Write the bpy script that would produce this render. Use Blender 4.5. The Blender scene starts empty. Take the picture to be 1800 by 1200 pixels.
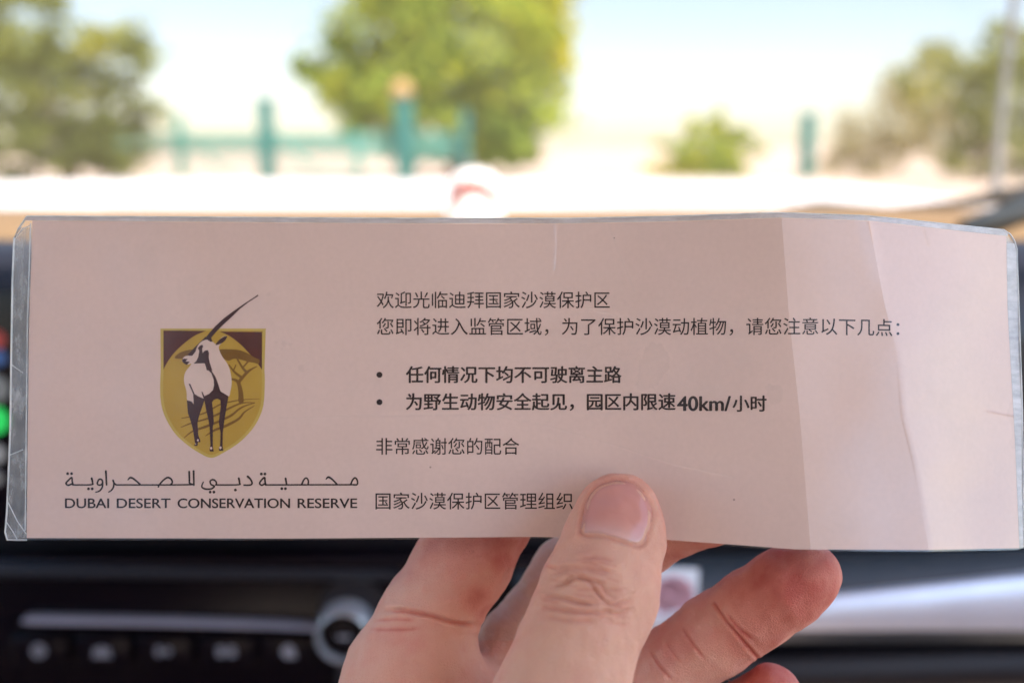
# -*- coding: utf-8 -*-
import bpy, bmesh, math, random
import numpy as np
from mathutils import Vector, Matrix, Euler
from mathutils.geometry import tessellate_polygon
from mathutils.bvhtree import BVHTree

random.seed(7)
RNG = np.random.default_rng(7)
SC = bpy.context.scene
COL = SC.collection

# ------------------------------------------------------------------ camera, sky, sun, exposure
FPX = 1800.0                                   # focal length in photo pixels (36 mm lens on 36 mm)
TILT = math.atan((600 - 272) / FPX)            # camera looks slightly down
cam_d = bpy.data.cameras.new('camera')
cam_d.lens = 36.0
cam_d.sensor_width = 36.0
cam_d.clip_start = 0.01
cam_d.clip_end = 3000
cam_d.dof.use_dof = True
cam_d.dof.focus_distance = 0.246
cam_d.dof.aperture_fstop = 6.4
cam_d.dof.aperture_blades = 0
cam = bpy.data.objects.new('camera', cam_d)
COL.objects.link(cam)
cam.rotation_euler = (math.radians(90) - TILT, 0, 0)
SC.camera = cam

SUN_EL, SUN_AZ = math.radians(56), math.radians(152)   # azimuth clockwise from +Y : behind and to the right
world = bpy.data.worlds.new('World')
SC.world = world
world.use_nodes = True
wn = world.node_tree
bg = wn.nodes['Background']
sky = wn.nodes.new('ShaderNodeTexSky')
sky.sky_type = 'NISHITA'
sky.sun_disc = False
sky.sun_elevation = SUN_EL
sky.sun_rotation = SUN_AZ
sky.air_density = 1.0
sky.dust_density = 0.7
sky.ozone_density = 1.0
wn.links.new(sky.outputs[0], bg.inputs[0])
bg.inputs[1].default_value = 0.115

sun_d = bpy.data.lights.new('sun', 'SUN')
sun_d.energy = 5.0
sun_d.angle = math.radians(0.5)
sun_d.color = (1.0, 0.95, 0.87)
sun = bpy.data.objects.new('sun', sun_d)
COL.objects.link(sun)
sv = Vector((math.sin(SUN_AZ) * math.cos(SUN_EL), math.cos(SUN_AZ) * math.cos(SUN_EL), math.sin(SUN_EL)))
sun.rotation_euler = sv.to_track_quat('Z', 'Y').to_euler()

SC.view_settings.view_transform = 'Standard'
SC.view_settings.look = 'None'
SC.view_settings.exposure = 2.16
SC.view_settings.gamma = 1.0
SC.view_settings.use_curve_mapping = False
SC.render.engine = 'CYCLES'
SC.cycles.use_denoising = True
SC.cycles.max_bounces = 10
SC.cycles.transparent_max_bounces = 24
SC.cycles.caustics_reflective = False
SC.cycles.caustics_refractive = False

# ------------------------------------------------------------------ helpers
CT, ST = math.cos(TILT), math.sin(TILT)


def c2w(v):
    """camera-aligned metres (x right, y up, z towards the camera) -> world"""
    x, y, z = v
    return Vector((x, y * ST - z * CT, y * CT + z * ST))


def P(px, py, d):
    """photo pixel and distance along the viewing axis (metres) -> world point"""
    return c2w(((px - 900) / FPX * d, (600 - py) / FPX * d, -d))


def at(px, py, Y):
    """photo pixel and world distance ahead -> world point"""
    r = P(px, py, 1.0)
    return r * (Y / r.y)


def mat(name, color=(0.5, 0.5, 0.5), rough=0.5, metal=0.0, spec=0.5, **kw):
    m = bpy.data.materials.new(name)
    m.use_nodes = True
    b = m.node_tree.nodes['Principled BSDF']
    b.inputs['Base Color'].default_value = (*color, 1)
    b.inputs['Roughness'].default_value = rough
    b.inputs['Metallic'].default_value = metal
    b.inputs['Specular IOR Level'].default_value = spec
    for k, v in kw.items():
        b.inputs[k].default_value = v
    return m


class NT:
    def __init__(s, m):
        s.t = m.node_tree
        s.b = s.t.nodes.get('Principled BSDF')

    def n(s, typ, **kw):
        nd = s.t.nodes.new(typ)
        for k, v in kw.items():
            if k.startswith('i_'):
                key = k[2:]
                key = int(key) if key.isdigit() else key.replace('_', ' ')
                nd.inputs[key].default_value = v
            else:
                setattr(nd, k, v)
        return nd

    def l(s, a, b):
        s.t.links.new(a, b)

    def math(s, op, a, b=None, c=None):
        nd = s.t.nodes.new('ShaderNodeMath')
        nd.operation = op
        for i, v in enumerate((a, b, c)):
            if v is None:
                continue
            if isinstance(v, (int, float)):
                nd.inputs[i].default_value = v
            else:
                s.l(v, nd.inputs[i])
        return nd.outputs[0]

    def ramp(s, fac, stops):
        nd = s.t.nodes.new('ShaderNodeValToRGB')
        cr = nd.color_ramp
        while len(cr.elements) < len(stops):
            cr.elements.new(0.5)
        for e, (p, c) in zip(cr.elements, stops):
            e.position = p
            e.color = (*c, 1) if len(c) == 3 else c
        s.l(fac, nd.inputs[0])
        return nd.outputs[0]

    def noise(s, scale, detail=3, rough=0.5, vec=None, coord='Object'):
        if vec is None:
            vec = s.n('ShaderNodeTexCoord').outputs[coord]
        nd = s.n('ShaderNodeTexNoise', i_Scale=scale, i_Detail=detail, i_Roughness=rough)
        s.l(vec, nd.inputs['Vector'])
        return nd.outputs['Fac']

    def bump(s, h, strength=0.3, dist=0.001):
        nd = s.n('ShaderNodeBump', i_Strength=strength, i_Distance=dist)
        s.l(h, nd.inputs['Height'])
        s.l(nd.outputs[0], s.b.inputs['Normal'])
        return nd


def vary(m, c0, c1, scale, bump=0.0, dist=0.001, detail=4, coord='Object'):
    t = NT(m)
    f = t.noise(scale, detail, coord=coord)
    t.l(t.ramp(f, [(0.3, c0), (0.7, c1)]), t.b.inputs['Base Color'])
    if bump:
        t.bump(f, bump, dist)
    return m


def tag(o, label=None, cat=None, group=None, kind=None):
    if label: o['label'] = label
    if cat: o['category'] = cat
    if group: o['group'] = group
    if kind: o['kind'] = kind
    return o


def link(o, parent=None):
    COL.objects.link(o)
    if parent is not None:
        o.parent = parent
        o.matrix_parent_inverse = Matrix.Translation(-WLOC[parent.name])
    WLOC[o.name] = WLOC[parent.name].copy() if parent is not None and False else Vector(o.location) if parent is None else Vector(o.location)
    return o


WLOC = {}


def empty(name, loc, label=None, cat=None, group=None):
    o = bpy.data.objects.new(name, None)
    o.empty_display_size = 0.05
    o.location = loc
    link(o)
    return tag(o, label, cat, group)


def mesh_obj(name, verts, faces, mats, parent=None, smooth=True, midx=None, loc=None):
    """verts in WORLD coordinates; origin set to loc (or the verts' centre)"""
    V = np.asarray([tuple(v) for v in verts], dtype=float) if not isinstance(verts, np.ndarray) else verts.astype(float)
    o0 = np.array(loc if loc is not None else (V.min(0) + V.max(0)) / 2)
    me = bpy.data.meshes.new(name)
    me.from_pydata((V - o0).tolist(), [], faces if isinstance(faces, list) else faces.tolist())
    if not isinstance(mats, (list, tuple)):
        mats = [mats]
    for m in mats:
        me.materials.append(m)
    if midx is not None:
        me.polygons.foreach_set('material_index', midx)
    me.polygons.foreach_set('use_smooth', [smooth] * len(me.polygons))
    me.update()
    o = bpy.data.objects.new(name, me)
    COL.objects.link(o)
    if parent is not None:
        o.parent = parent
        o.location = Vector(o0) - world_loc(parent)
    else:
        o.location = o0
    return o


def world_loc(o):
    v = Vector(o.location)
    while o.parent is not None:
        o = o.parent
        v += Vector(o.location)
    return v


class MB:
    """collects simple solids into one mesh (world coordinates)"""
    def __init__(s):
        s.v, s.f = [], []

    def add(s, v, f):
        k = len(s.v)
        s.v += [Vector(a) for a in v]
        s.f += [[i + k for i in q] for q in f]

    def box(s, c, size, R=None, bevel=0.0):
        bm = bmesh.new()
        bmesh.ops.create_cube(bm, size=1)
        for v in bm.verts:
            v.co = Vector((v.co.x * size[0], v.co.y * size[1], v.co.z * size[2]))
        if bevel:
            bmesh.ops.bevel(bm, geom=bm.edges[:], offset=bevel, segments=3, affect='EDGES', profile=0.5)
        bm.verts.index_update()
        M = (R.to_4x4() if R is not None else Matrix.Identity(4))
        s.add([Vector(c) + (M @ v.co) for v in bm.verts], [[v.index for v in f.verts] for f in bm.faces])
        bm.free()

    def tube(s, pts, radii, n=12, cap=True):
        pts = [Vector(p) for p in pts]
        if isinstance(radii, (int, float)):
            radii = [radii] * len(pts)
        rings = []
        up = Vector((0.3, 0.2, 0.93))
        for i, p in enumerate(pts):
            t = (pts[min(i + 1, len(pts) - 1)] - pts[max(i - 1, 0)]).normalized()
            a = t.cross(up)
            if a.length < 1e-3:
                a = t.cross(Vector((1, 0, 0)))
            a.normalize()
            b = t.cross(a)
            rings.append([p + radii[i] * (math.cos(2 * math.pi * k / n) * a + math.sin(2 * math.pi * k / n) * b) for k in range(n)])
        v = [q for r in rings for q in r]
        f = []
        for i in range(len(pts) - 1):
            for k in range(n):
                f.append([i * n + k, i * n + (k + 1) % n, (i + 1) * n + (k + 1) % n, (i + 1) * n + k])
        if cap:
            f.append(list(range(n))[::-1])
            f.append([(len(pts) - 1) * n + k for k in range(n)])
        s.add(v, f)

    def lathe(s, c, axis, prof, n=32):
        """prof: list of (radius, height along axis)"""
        q = Vector((0, 0, 1)).rotation_difference(Vector(axis).normalized())
        v, f = [], []
        for r, h in prof:
            for k in range(n):
                a = 2 * math.pi * k / n
                v.append(Vector(c) + q @ Vector((r * math.cos(a), r * math.sin(a), h)))
        m = len(prof)
        for i in range(m - 1):
            for k in range(n):
                f.append([i * n + k, i * n + (k + 1) % n, (i + 1) * n + (k + 1) % n, (i + 1) * n + k])
        if prof[0][0] > 1e-6:
            f.append(list(range(n))[::-1])
        if prof[-1][0] > 1e-6:
            f.append([(m - 1) * n + k for k in range(n)])
        s.add(v, f)

    def build(s, name, m, parent=None, smooth=True):
        o = mesh_obj(name, s.v, s.f, m, parent, smooth)
        if smooth:
            bm = bmesh.new()
            bm.from_mesh(o.data)
            bmesh.ops.recalc_face_normals(bm, faces=bm.faces)
            for e in bm.edges:
                if len(e.link_faces) == 2 and e.calc_face_angle(0) > math.radians(38):
                    e.smooth = False
            bm.to_mesh(o.data)
            bm.free()
        return o


def grid_faces(nu, nv):
    return [[i * nv + j, (i + 1) * nv + j, (i + 1) * nv + j + 1, i * nv + j + 1] for i in range(nu - 1) for j in range(nv - 1)]


def profile_extrude(prof, x0, x1, nx=2, fx=None):
    """prof: list of (Y, Z) closed; extruded along X. fx(x)->(dY,dZ)"""
    v, f = [], []
    n = len(prof)
    for i in range(nx):
        x = x0 + (x1 - x0) * i / (nx - 1)
        dy, dz = fx(x) if fx else (0, 0)
        v += [Vector((x, y + dy, z + dz)) for y, z in prof]
    for i in range(nx - 1):
        for k in range(n):
            f.append([i * n + k, i * n + (k + 1) % n, (i + 1) * n + (k + 1) % n, (i + 1) * n + k])
    f.append(list(range(n)))
    f.append([(nx - 1) * n + k for k in range(n)][::-1])
    return v, f


GROUND = -1.25
# ------------------------------------------------------------------ materials
M = {}
M['sand'] = vary(mat('sand', rough=0.95, spec=0.1), (0.50, 0.40, 0.31), (0.62, 0.53, 0.43), 0.25, 0.4, 0.05)
M['white_paint'] = mat('white_paint', (0.80, 0.79, 0.77), 0.6, spec=0.08)
M['tan_cover'] = vary(mat('tan_cover', rough=0.85, spec=0.2), (0.24, 0.165, 0.085), (0.31, 0.215, 0.12), 220, 0.3, 0.0005)
M['black_plastic'] = vary(mat('black_plastic', rough=0.5), (0.0040, 0.0022, 0.0045), (0.009, 0.0055, 0.009), 300, 0.2, 0.0003)
M['gloss_black'] = mat('gloss_black', (0.005, 0.0025, 0.005), 0.22, spec=0.22)
M['lip_grey'] = vary(mat('lip_grey', rough=0.38), (0.012, 0.013, 0.018), (0.018, 0.019, 0.026), 300, 0.2, 0.0003)
M['silver'] = vary(mat('silver', rough=0.38, metal=0.45), (0.68, 0.70, 0.80), (0.74, 0.76, 0.86), 40)
M['satin'] = vary(mat('satin', rough=0.35, metal=0.6), (0.46, 0.44, 0.50), (0.52, 0.50, 0.56), 40)
M['gunmetal'] = vary(mat('gunmetal', rough=0.28, metal=0.3), (0.055, 0.068, 0.082), (0.07, 0.083, 0.097), 40)
M['chrome'] = vary(mat('chrome', rough=0.25, metal=0.6), (0.72, 0.72, 0.75), (0.8, 0.8, 0.82), 60)
M['icon'] = vary(mat('icon', rough=0.5), (0.30, 0.30, 0.34), (0.38, 0.38, 0.42), 100)
M['sticker'] = vary(mat('sticker', rough=0.4), (0.80, 0.81, 0.84), (0.84, 0.85, 0.88), 50)
M['pink_ink'] = vary(mat('pink_ink', rough=0.45), (0.72, 0.38, 0.44), (0.76, 0.44, 0.50), 80)
M['rubber'] = vary(mat('rubber', rough=0.6), (0.015, 0.02, 0.02), (0.03, 0.035, 0.035), 60)
M['mast'] = vary(mat('mast', rough=0.5), (0.17, 0.18, 0.18), (0.22, 0.23, 0.225), 20)
M['headliner'] = vary(mat('headliner', rough=0.95, spec=0.1), (0.50, 0.42, 0.38), (0.56, 0.48, 0.43), 30, 0.2, 0.001)
M['seat_cloth'] = vary(mat('seat_cloth', rough=0.9, spec=0.1), (0.34, 0.26, 0.23), (0.42, 0.32, 0.28), 60, 0.3, 0.001)
M['ceramic'] = vary(mat('ceramic', rough=0.3), (0.78, 0.76, 0.72), (0.82, 0.80, 0.77), 40)
M['red_glaze'] = vary(mat('red_glaze', rough=0.3), (0.55, 0.05, 0.03), (0.62, 0.08, 0.05), 80)
M['teal'] = vary(mat('teal', rough=0.5), (0.004, 0.115, 0.105), (0.008, 0.155, 0.140), 3)
M['teal_pale'] = vary(mat('teal_pale', rough=0.6), (0.05, 0.24, 0.20), (0.08, 0.30, 0.25), 3)
M['lamp_tan'] = vary(mat('lamp_tan', rough=0.5), (0.42, 0.28, 0.10), (0.50, 0.34, 0.14), 4)
M['bark'] = vary(mat('bark', rough=0.9, spec=0.1), (0.16, 0.13, 0.11), (0.26, 0.22, 0.19), 3, 0.5, 0.05)


def leaf_mat(name, stops, transl=0.52):
    m = mat(name, rough=0.6, spec=0.25)
    t = NT(m)
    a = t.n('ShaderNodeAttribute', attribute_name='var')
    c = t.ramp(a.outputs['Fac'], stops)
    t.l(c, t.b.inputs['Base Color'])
    tr = t.n('ShaderNodeBsdfTranslucent')
    t.l(c, tr.inputs['Color'])
    mx = t.n('ShaderNodeMixShader', i_0=transl)
    t.l(t.b.outputs[0], mx.inputs[1])
    t.l(tr.outputs[0], mx.inputs[2])
    t.l(mx.outputs[0], t.t.nodes['Material Output'].inputs[0])
    return m


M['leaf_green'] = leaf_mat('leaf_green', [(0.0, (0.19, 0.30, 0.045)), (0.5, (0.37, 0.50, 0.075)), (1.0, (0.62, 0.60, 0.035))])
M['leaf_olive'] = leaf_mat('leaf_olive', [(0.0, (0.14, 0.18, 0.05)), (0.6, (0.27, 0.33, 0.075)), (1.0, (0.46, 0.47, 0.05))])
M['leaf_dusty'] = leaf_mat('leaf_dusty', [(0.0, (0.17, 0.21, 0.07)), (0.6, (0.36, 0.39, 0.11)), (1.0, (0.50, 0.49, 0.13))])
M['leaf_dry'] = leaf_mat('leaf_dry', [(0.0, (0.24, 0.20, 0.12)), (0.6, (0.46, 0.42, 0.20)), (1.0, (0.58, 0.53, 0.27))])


def thin_glass(name, refl, rough, tint=(1, 1, 1), milk=0.0):
    m = mat(name)
    t = NT(m)
    t.t.nodes.remove(t.b)
    out = t.t.nodes['Material Output']
    tr = t.n('ShaderNodeBsdfTransparent', i_Color=(*tint, 1))
    gl = t.n('ShaderNodeBsdfGlossy', i_Roughness=rough, i_Color=(1, 1, 1, 1))
    lw = t.n('ShaderNodeLayerWeight', i_Blend=0.25)
    f = t.math('MULTIPLY_ADD', t.math('POWER', lw.outputs['Facing'], 3.0), 0.5, refl)
    mx = t.n('ShaderNodeMixShader')
    t.l(f, mx.inputs[0])
    t.l(tr.outputs[0], mx.inputs[1])
    t.l(gl.outputs[0], mx.inputs[2])
    t.l(mx.outputs[0], out.inputs[0])
    return m, t, tr, gl, mx, out


M['windscreen'] = thin_glass('windscreen', 0.02, 0.02, (0.665, 0.632, 0.625))[0]
_t = NT(M['windscreen']); _out = _t.t.nodes['Material Output']      # added veil on the glass, lifts the outside tones like glare and haze
_src = _out.inputs[0].links[0].from_socket
_df = _t.n('ShaderNodeBsdfTranslucent', i_Color=(0.62, 0.58, 0.46, 1))
_mx = _t.n('ShaderNodeMixShader')
_t.l(_t.math('MULTIPLY_ADD', _t.noise(9, 5), 0.020, 0.010), _mx.inputs[0])
_t.l(_src, _mx.inputs[1]); _t.l(_df.outputs[0], _mx.inputs[2]); _t.l(_mx.outputs[0], _out.inputs[0])
M['tinted_glass'] = thin_glass('tinted_glass', 0.05, 0.02, (0.22, 0.21, 0.21))[0]

# ------------------------------------------------------------------ ground and far terrain
def sheet(name, x0, x1, y0, y1, nx, ny, zf, m):
    xs = np.linspace(x0, x1, nx)
    ys = np.linspace(0, 1, ny) ** 2 * (y1 - y0) + y0
    v = [(x, y, zf(x, y)) for x in xs for y in ys]
    return mesh_obj(name, v, grid_faces(nx, ny), m, smooth=True, loc=(0, 0, GROUND))


def ground_z(x, y):
    r = max(0.0, y - 90)
    return GROUND + min(1.0, r / 150) * (1.4 + 1.3 * math.sin(x * 0.013 + 1) + 0.8 * math.sin(x * 0.031 + y * 0.02))


g = sheet('ground', -900, 900, -60, 1500, 90, 90, ground_z, M['sand'])
tag(g, 'pale sandy desert ground reaching the horizon', 'ground', kind='structure')

# ------------------------------------------------------------------ the car that carries dash and bonnet
car = empty('car', (0, 0.2, GROUND), 'white car seen from its front passenger seat, black dash and white bonnet behind the card', 'car')


def hood_z(x, y):
    t = (y - 1.02) / (2.02 - 1.02)
    z = -0.057 + 0.013 * t - 0.010 * (max(0, t - 0.85) / 0.15) ** 2
    z -= 0.005 * (abs(x + 0.25) / 0.8) ** 4
    return z


nx, ny = 60, 40
hv = []
xs = np.linspace(-1.05, 0.60, nx)
for layer in (0, 1):
    for x in xs:
        for j in range(ny):
            t = j / (ny - 1)
            yend = 2.02 - 0.10 * ((x + 0.22) / 0.8) ** 4
            y = 1.02 + (yend - 1.02) * t
            z = hood_z(x, y)
            if layer:
                z -= 0.03 + 0.1 * (t > 0.98)
            hv.append((x, y, z))
hf = grid_faces(nx, ny)
hf2 = [[i + nx * ny for i in q[::-1]] for q in hf]
rim = []
bd = [i * ny for i in range(nx)] + [(nx - 1) * ny + j for j in range(1, ny)] + [i * ny + ny - 1 for i in range(nx - 2, -1, -1)] + [j for j in range(ny - 2, 0, -1)]
for a, b in zip(bd, bd[1:] + bd[:1]):
    rim.append([a, a + nx * ny, b + nx * ny, b])
o = mesh_obj('bonnet', hv, hf + hf2 + rim, M['white_paint'], car)

# front wing / body sides below the bonnet
b = MB()
b.box((-0.225, 1.98, -0.52), (1.62, 0.12, 0.78), bevel=0.03)
b.box((0.58, 1.45, -0.52), (0.06, 1.0, 0.86), bevel=0.02)
b.box((-1.03, 1.45, -0.52), (0.06, 1.0, 0.86), bevel=0.02)
b.build('body_panel', M['white_paint'], car)

# dashboard: dark body with rounded lip
prof = [(1.00, -0.085), (0.74, -0.066), (0.68, -0.062), (0.635, -0.066), (0.612, -0.078), (0.603, -0.098), (0.602, -0.13),
        (0.612, -0.20), (0.615, -0.24), (0.62, -0.30), (0.64, -0.38), (0.70, -0.50), (0.72, -0.62), (1.0, -0.62)]
v, f = profile_extrude(prof, -1.0, 0.56, 40)
d = MB(); d.add(v, f)
d.build('dashboard', M['black_plastic'], car)
# rounded grey lip along the top of the dash
lp = [(0.74, -0.062), (0.68, -0.056), (0.64, -0.058), (0.612, -0.068), (0.596, -0.086), (0.592, -0.106), (0.600, -0.108), (0.606, -0.09), (0.62, -0.075), (0.68, -0.066), (0.74, -0.067)]
v, f = profile_extrude(lp, -0.99, 0.55, 40)
d = MB(); d.add(v, f)
d.build('dash_lip', M['lip_grey'], car)
# tan dash mat, sunlit through the windscreen
tp = [(0.745, -0.060), (0.79, -0.0520), (0.90, -0.0492), (0.965, -0.0500), (0.985, -0.056), (0.99, -0.08), (0.745, -0.068)]
v, f = profile_extrude(tp, -0.99, 0.50, 40)
d = MB(); d.add(v, f)
d.build('dash_mat', M['tan_cover'], car)

# display screen with a column of round app icons (seen past the card's left edge)
FY = 0.585
def face_pt(px, py, Y=FY):
    return at(px, py, Y)


scr = MB()
c0, c1 = face_pt(-70, 500, 0.59), face_pt(560, 930, 0.59)
scr.box(((c0.x + c1.x) / 2, 0.597, (c0.z + c1.z) / 2), (c1.x - c0.x, 0.02, c0.z - c1.z), bevel=0.004)
screen = scr.build('display_screen', M['gloss_black'], car)


def lit(name, color, s):
    m = mat(name, color, 0.4)
    bb = m.node_tree.nodes['Principled BSDF']
    bb.inputs['Emission Color'].default_value = (*color, 1)
    bb.inputs['Emission Strength'].default_value = s
    vary(m, tuple(c * 0.8 for c in color), color, 40)
    return m


for px, py, r, colr, s in ((2, 597, 17, (0.38, 0.06, 0.05), 0.05), (4, 628, 16, (0.06, 0.13, 0.32), 0.05), (0, 683, 25, (0.26, 0.27, 0.26), 0.03),
                           (-2, 738, 26, (0.02, 0.50, 0.09), 0.20), (0, 797, 18, (0.3, 0.3, 0.3), 0.1), (0, 840, 14, (0.25, 0.25, 0.25), 0.06)):
    k = MB()
    c = face_pt(px - 9, py, 0.5865)
    k.lathe(c, (0, -1, 0), [(r / FPX * 0.6, -0.001), (r / FPX * 0.6, 0.0006), (r / FPX * 0.57, 0.001), (0.0, 0.001)], 32)
    k.build('app_icon', lit('screen_icon', colr, s), screen)

# radio panel below the screen
rp = MB()
c0, c1 = face_pt(-160, 985, 0.59), face_pt(1150, 1260, 0.59)
rp.box(((c0.x + c1.x) / 2, 0.608, (c0.z + c1.z) / 2), (c1.x - c0.x, 0.03, c0.z - c1.z), bevel=0.006)
radio = rp.build('radio_panel', M['gloss_black'], car)
# faint ledge on the radio panel
lg = MB()
a, b2 = face_pt(-120, 1003, 0.588), face_pt(700, 1010, 0.588)
lg.tube([a, a.lerp(b2, 0.5), b2], 0.0032, 10)
lg.build('ledge', M['lip_grey'], radio)
# silver accent bar
def bar(pts, h, name, m, parent, Y=0.588):
    k = MB()
    v, f = [], []
    prof = [(0.004, -1.0), (-0.001, -0.95), (-0.004, -0.55), (-0.0048, 0.0), (-0.004, 0.55), (-0.001, 0.95), (0.004, 1.0)]
    for px, py, hh in pts:
        c = face_pt(px, py, Y)
        for dy, dz in prof:
            v.append(c + Vector((0, dy, dz * hh)))
    n = len(prof)
    for i in range(len(pts) - 1):
        for j in range(n):
            f.append([i * n + j, i * n + (j + 1) % n, (i + 1) * n + (j + 1) % n, (i + 1) * n + j])
    f.append(list(range(n))); f.append([(len(pts) - 1) * n + j for j in range(n)][::-1])
    k.add(v, f)
    return k.build(name, m, parent)


bar([(44, 1087, 0.0012), (60, 1088, 0.0021), (300, 1092, 0.0019), (480, 1097, 0.0015), (562, 1101, 0.0013)], 0, 'accent_bar', M['satin'], radio)

# round knob with chrome ring
kc = face_pt(606, 1112, 0.580)
u = 0.62 / FPX
kn = MB()
kn.lathe(kc, (0, -1, 0.0), [(34 * u, -0.02), (34 * u, 0.002), (33 * u, 0.003), (0, 0.0032)], 48)
knob = kn.build('knob', M['gloss_black'], radio)
kr = MB()
kr.lathe(kc, (0, -1, 0.0), [(42 * u, 0.001), (43 * u, 0.005), (45 * u, 0.0075), (48 * u, 0.007), (50.5 * u, 0.003), (51 * u, -0.012), (42 * u, -0.012), (42 * u, 0.001)], 56)
kr.build('knob_ring', M['chrome'], knob)
km = MB()
km.box(kc + Vector((0, -0.0036, -0.001)), (24 * u, 0.0012, 6 * u), bevel=0.0003)
km.build('knob_mark', M['icon'], knob)
kb = MB()
kb.lathe(kc + Vector((0.004, 0.012, 0.008)), (0, -1, 0), [(66 * u, -0.01), (64 * u, 0.001), (40 * u, 0.002), (0, 0.002)], 48)
kb.build('knob_surround', M['black_plastic'], radio)

# five keys with pale symbols
bxs = [75, 185, 292, 402, 510]
for i, px in enumerate(bxs):
    k = MB()
    c = face_pt(px, 1137 + 0.004 * px, 0.590)
    k.box(c, (0.0345, 0.010, 0.019), bevel=0.0018)
    key = k.build('button', M['gloss_black'], radio)
    s = MB()
    e = c + Vector((0, -0.0054, 0.0005))
    if i == 0:
        s.lathe(e, (0, -1, 0), [(0.0045, -0.0004), (0.0045, 0.0004), (0.0030, 0.0005), (0.0030, -0.0004), (0.0045, -0.0004)], 20)
        s.box(e, (0.0016, 0.001, 0.0036))
    elif i == 1:
        for q in (-1, 0, 1):
            s.box(e + Vector((q * 0.0036, 0, 0)), (0.0024, 0.001, 0.0060 - abs(q) * 0.002))
        s.box(e - Vector((0, 0, 0.0034)), (0.0120, 0.001, 0.0010))
    elif i == 2:
        s.box(e, (0.0100, 0.001, 0.0016)); s.box(e + Vector((-0.003, 0, 0)), (0.0024, 0.001, 0.0060))
        s.box(e + Vector((0.003, 0, 0)), (0.0024, 0.001, 0.0048))
    elif i == 3:
        s.box(e + Vector((-0.0035, 0, 0)), (0.0042, 0.001, 0.0062)); s.box(e + Vector((0.0035, 0, 0)), (0.0042, 0.001, 0.0062))
        s.box(e, (0.0120, 0.001, 0.0014))
    else:
        s.lathe(e, (0, -1, 0), [(0.0042, -0.0004), (0.0040, 0.0005), (0, 0.0006)], 20)
        s.box(e + Vector((0.003, 0, -0.003)), (0.0036, 0.001, 0.0016))
    s.build('symbol', M['icon'], key)

# wide silver trim in front of the passenger, swelling towards the right
tv, tf = [], []
npf = 22
cols = [(905, 986, 1122), (1010, 986, 1122), (1150, 985, 1120), (1300, 983, 1118), (1450, 980, 1117), (1600, 976, 1116), (1750, 970, 1116), (1900, 964, 1117), (2150, 958, 1118)]
for px, ya, yb in cols:
    top, bot = face_pt(px, ya, 0.600), face_pt(px, yb, 0.592)
    for j in range(npf):
        t = j / (npf - 1)
        p = top.lerp(bot, t)
        bul = 0.018 * math.sin(math.pi * t) ** 0.8 if 0 < t < 1 else 0
        p = p + Vector((0, -bul - 0.010 * t, 0))
        tv.append(p)
n0 = len(tv)
tf = grid_faces(len(cols), npf)
tv += [p + Vector((0, 0.02, 0)) for p in tv]
tf += [[i + n0 for i in q[::-1]] for q in grid_faces(len(cols), npf)]
nc = len(cols)
bd = [i * npf for i in range(nc)] + [(nc - 1) * npf + j for j in range(1, npf)] + [i * npf + npf - 1 for i in range(nc - 2, -1, -1)] + [j for j in range(npf - 2, 0, -1)]
for a, b2 in zip(bd, bd[1:] + bd[:1]):
    tf.append([a, a + n0, b2 + n0, b2])
trim = mesh_obj('trim_panel', tv, tf, M['gunmetal'], car)
bar([(900, 1088, 0.0085), (1150, 1086, 0.0088), (1400, 1080, 0.0100), (1600, 1070, 0.0135), (1800, 1060, 0.0175), (2100, 1050, 0.021)], 0, 'trim_strip', M['silver'], car, Y=0.566)

# white sticker with a pink ring stuck on the trim
cs = [P(1138, 1004, 0.585), P(1228, 1008, 0.585), P(1224, 1112, 0.585), P(1134, 1108, 0.585)]
def trim_y(p):
    return 0.566
k = MB()
sc_ = at(1182, 1056, 0.566)
k.box(sc_, (0.0295, 0.0012, 0.040), R=Matrix.Rotation(math.radians(-6), 3, 'X') @ Matrix.Rotation(math.radians(2), 3, 'Y'), bevel=0.0005)
st = k.build('sticker', M['sticker'], car)
k = MB()
e = at(1184, 1048, 0.5632)
nrm = (0, -1, 0.10)
k.lathe(e, nrm, [(0.0122, -0.0003), (0.0122, 0.0003), (0.0104, 0.0003), (0.0104, -0.0003), (0.0122, -0.0003)], 36)
k.lathe(e + Vector((-0.0035, 0, 0.001)), nrm, [(0.0022, -0.0003), (0.0022, 0.0003), (0.0, 0.0003)], 20)
k.build('sticker_print', M['pink_ink'], st)

# lower dash edge, dark roll under the trim
lo = MB()
lo.tube([face_pt(600, 1185, 0.60), face_pt(1200, 1180, 0.60), face_pt(1700, 1165, 0.60), face_pt(2150, 1160, 0.60)], 0.017, 16)
lo.build('glovebox_edge', M['black_plastic'], car)

# windscreen, sloping back to the roof
W0, W1 = (1.015, -0.062), (0.28, 0.46)
gv, gf = [], []
for i in range(30):
    x = -0.98 + (0.60 + 0.98) * i / 29
    cb = 0.10 * ((x + 0.2) / 0.8) ** 2
    for j in range(12):
        t = j / 11
        gv.append((x * (1 - 0.08 * t) - 0.016 * t, W0[0] + (W1[0] - W0[0]) * t - cb * (1 - 0.5 * t), W0[1] + (W1[1] - W0[1]) * t + 0.02 * math.sin(math.pi * t)))
gf = grid_faces(30, 12)
n0 = len(gv)
gv2 = [(x, y + 0.0035, z + 0.0035) for x, y, z in gv]
ring = [i * 12 for i in range(30)] + [29 * 12 + j for j in range(1, 12)] + [i * 12 + 11 for i in range(28, -1, -1)] + [j for j in range(10, 0, -1)]
rimf = [[a, a + n0, b2 + n0, b2] for a, b2 in zip(ring, ring[1:] + ring[:1])]
mesh_obj('windscreen', gv + gv2, gf + [[i + n0 for i in q[::-1]] for q in gf] + rimf, M['windscreen'], car)

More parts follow.
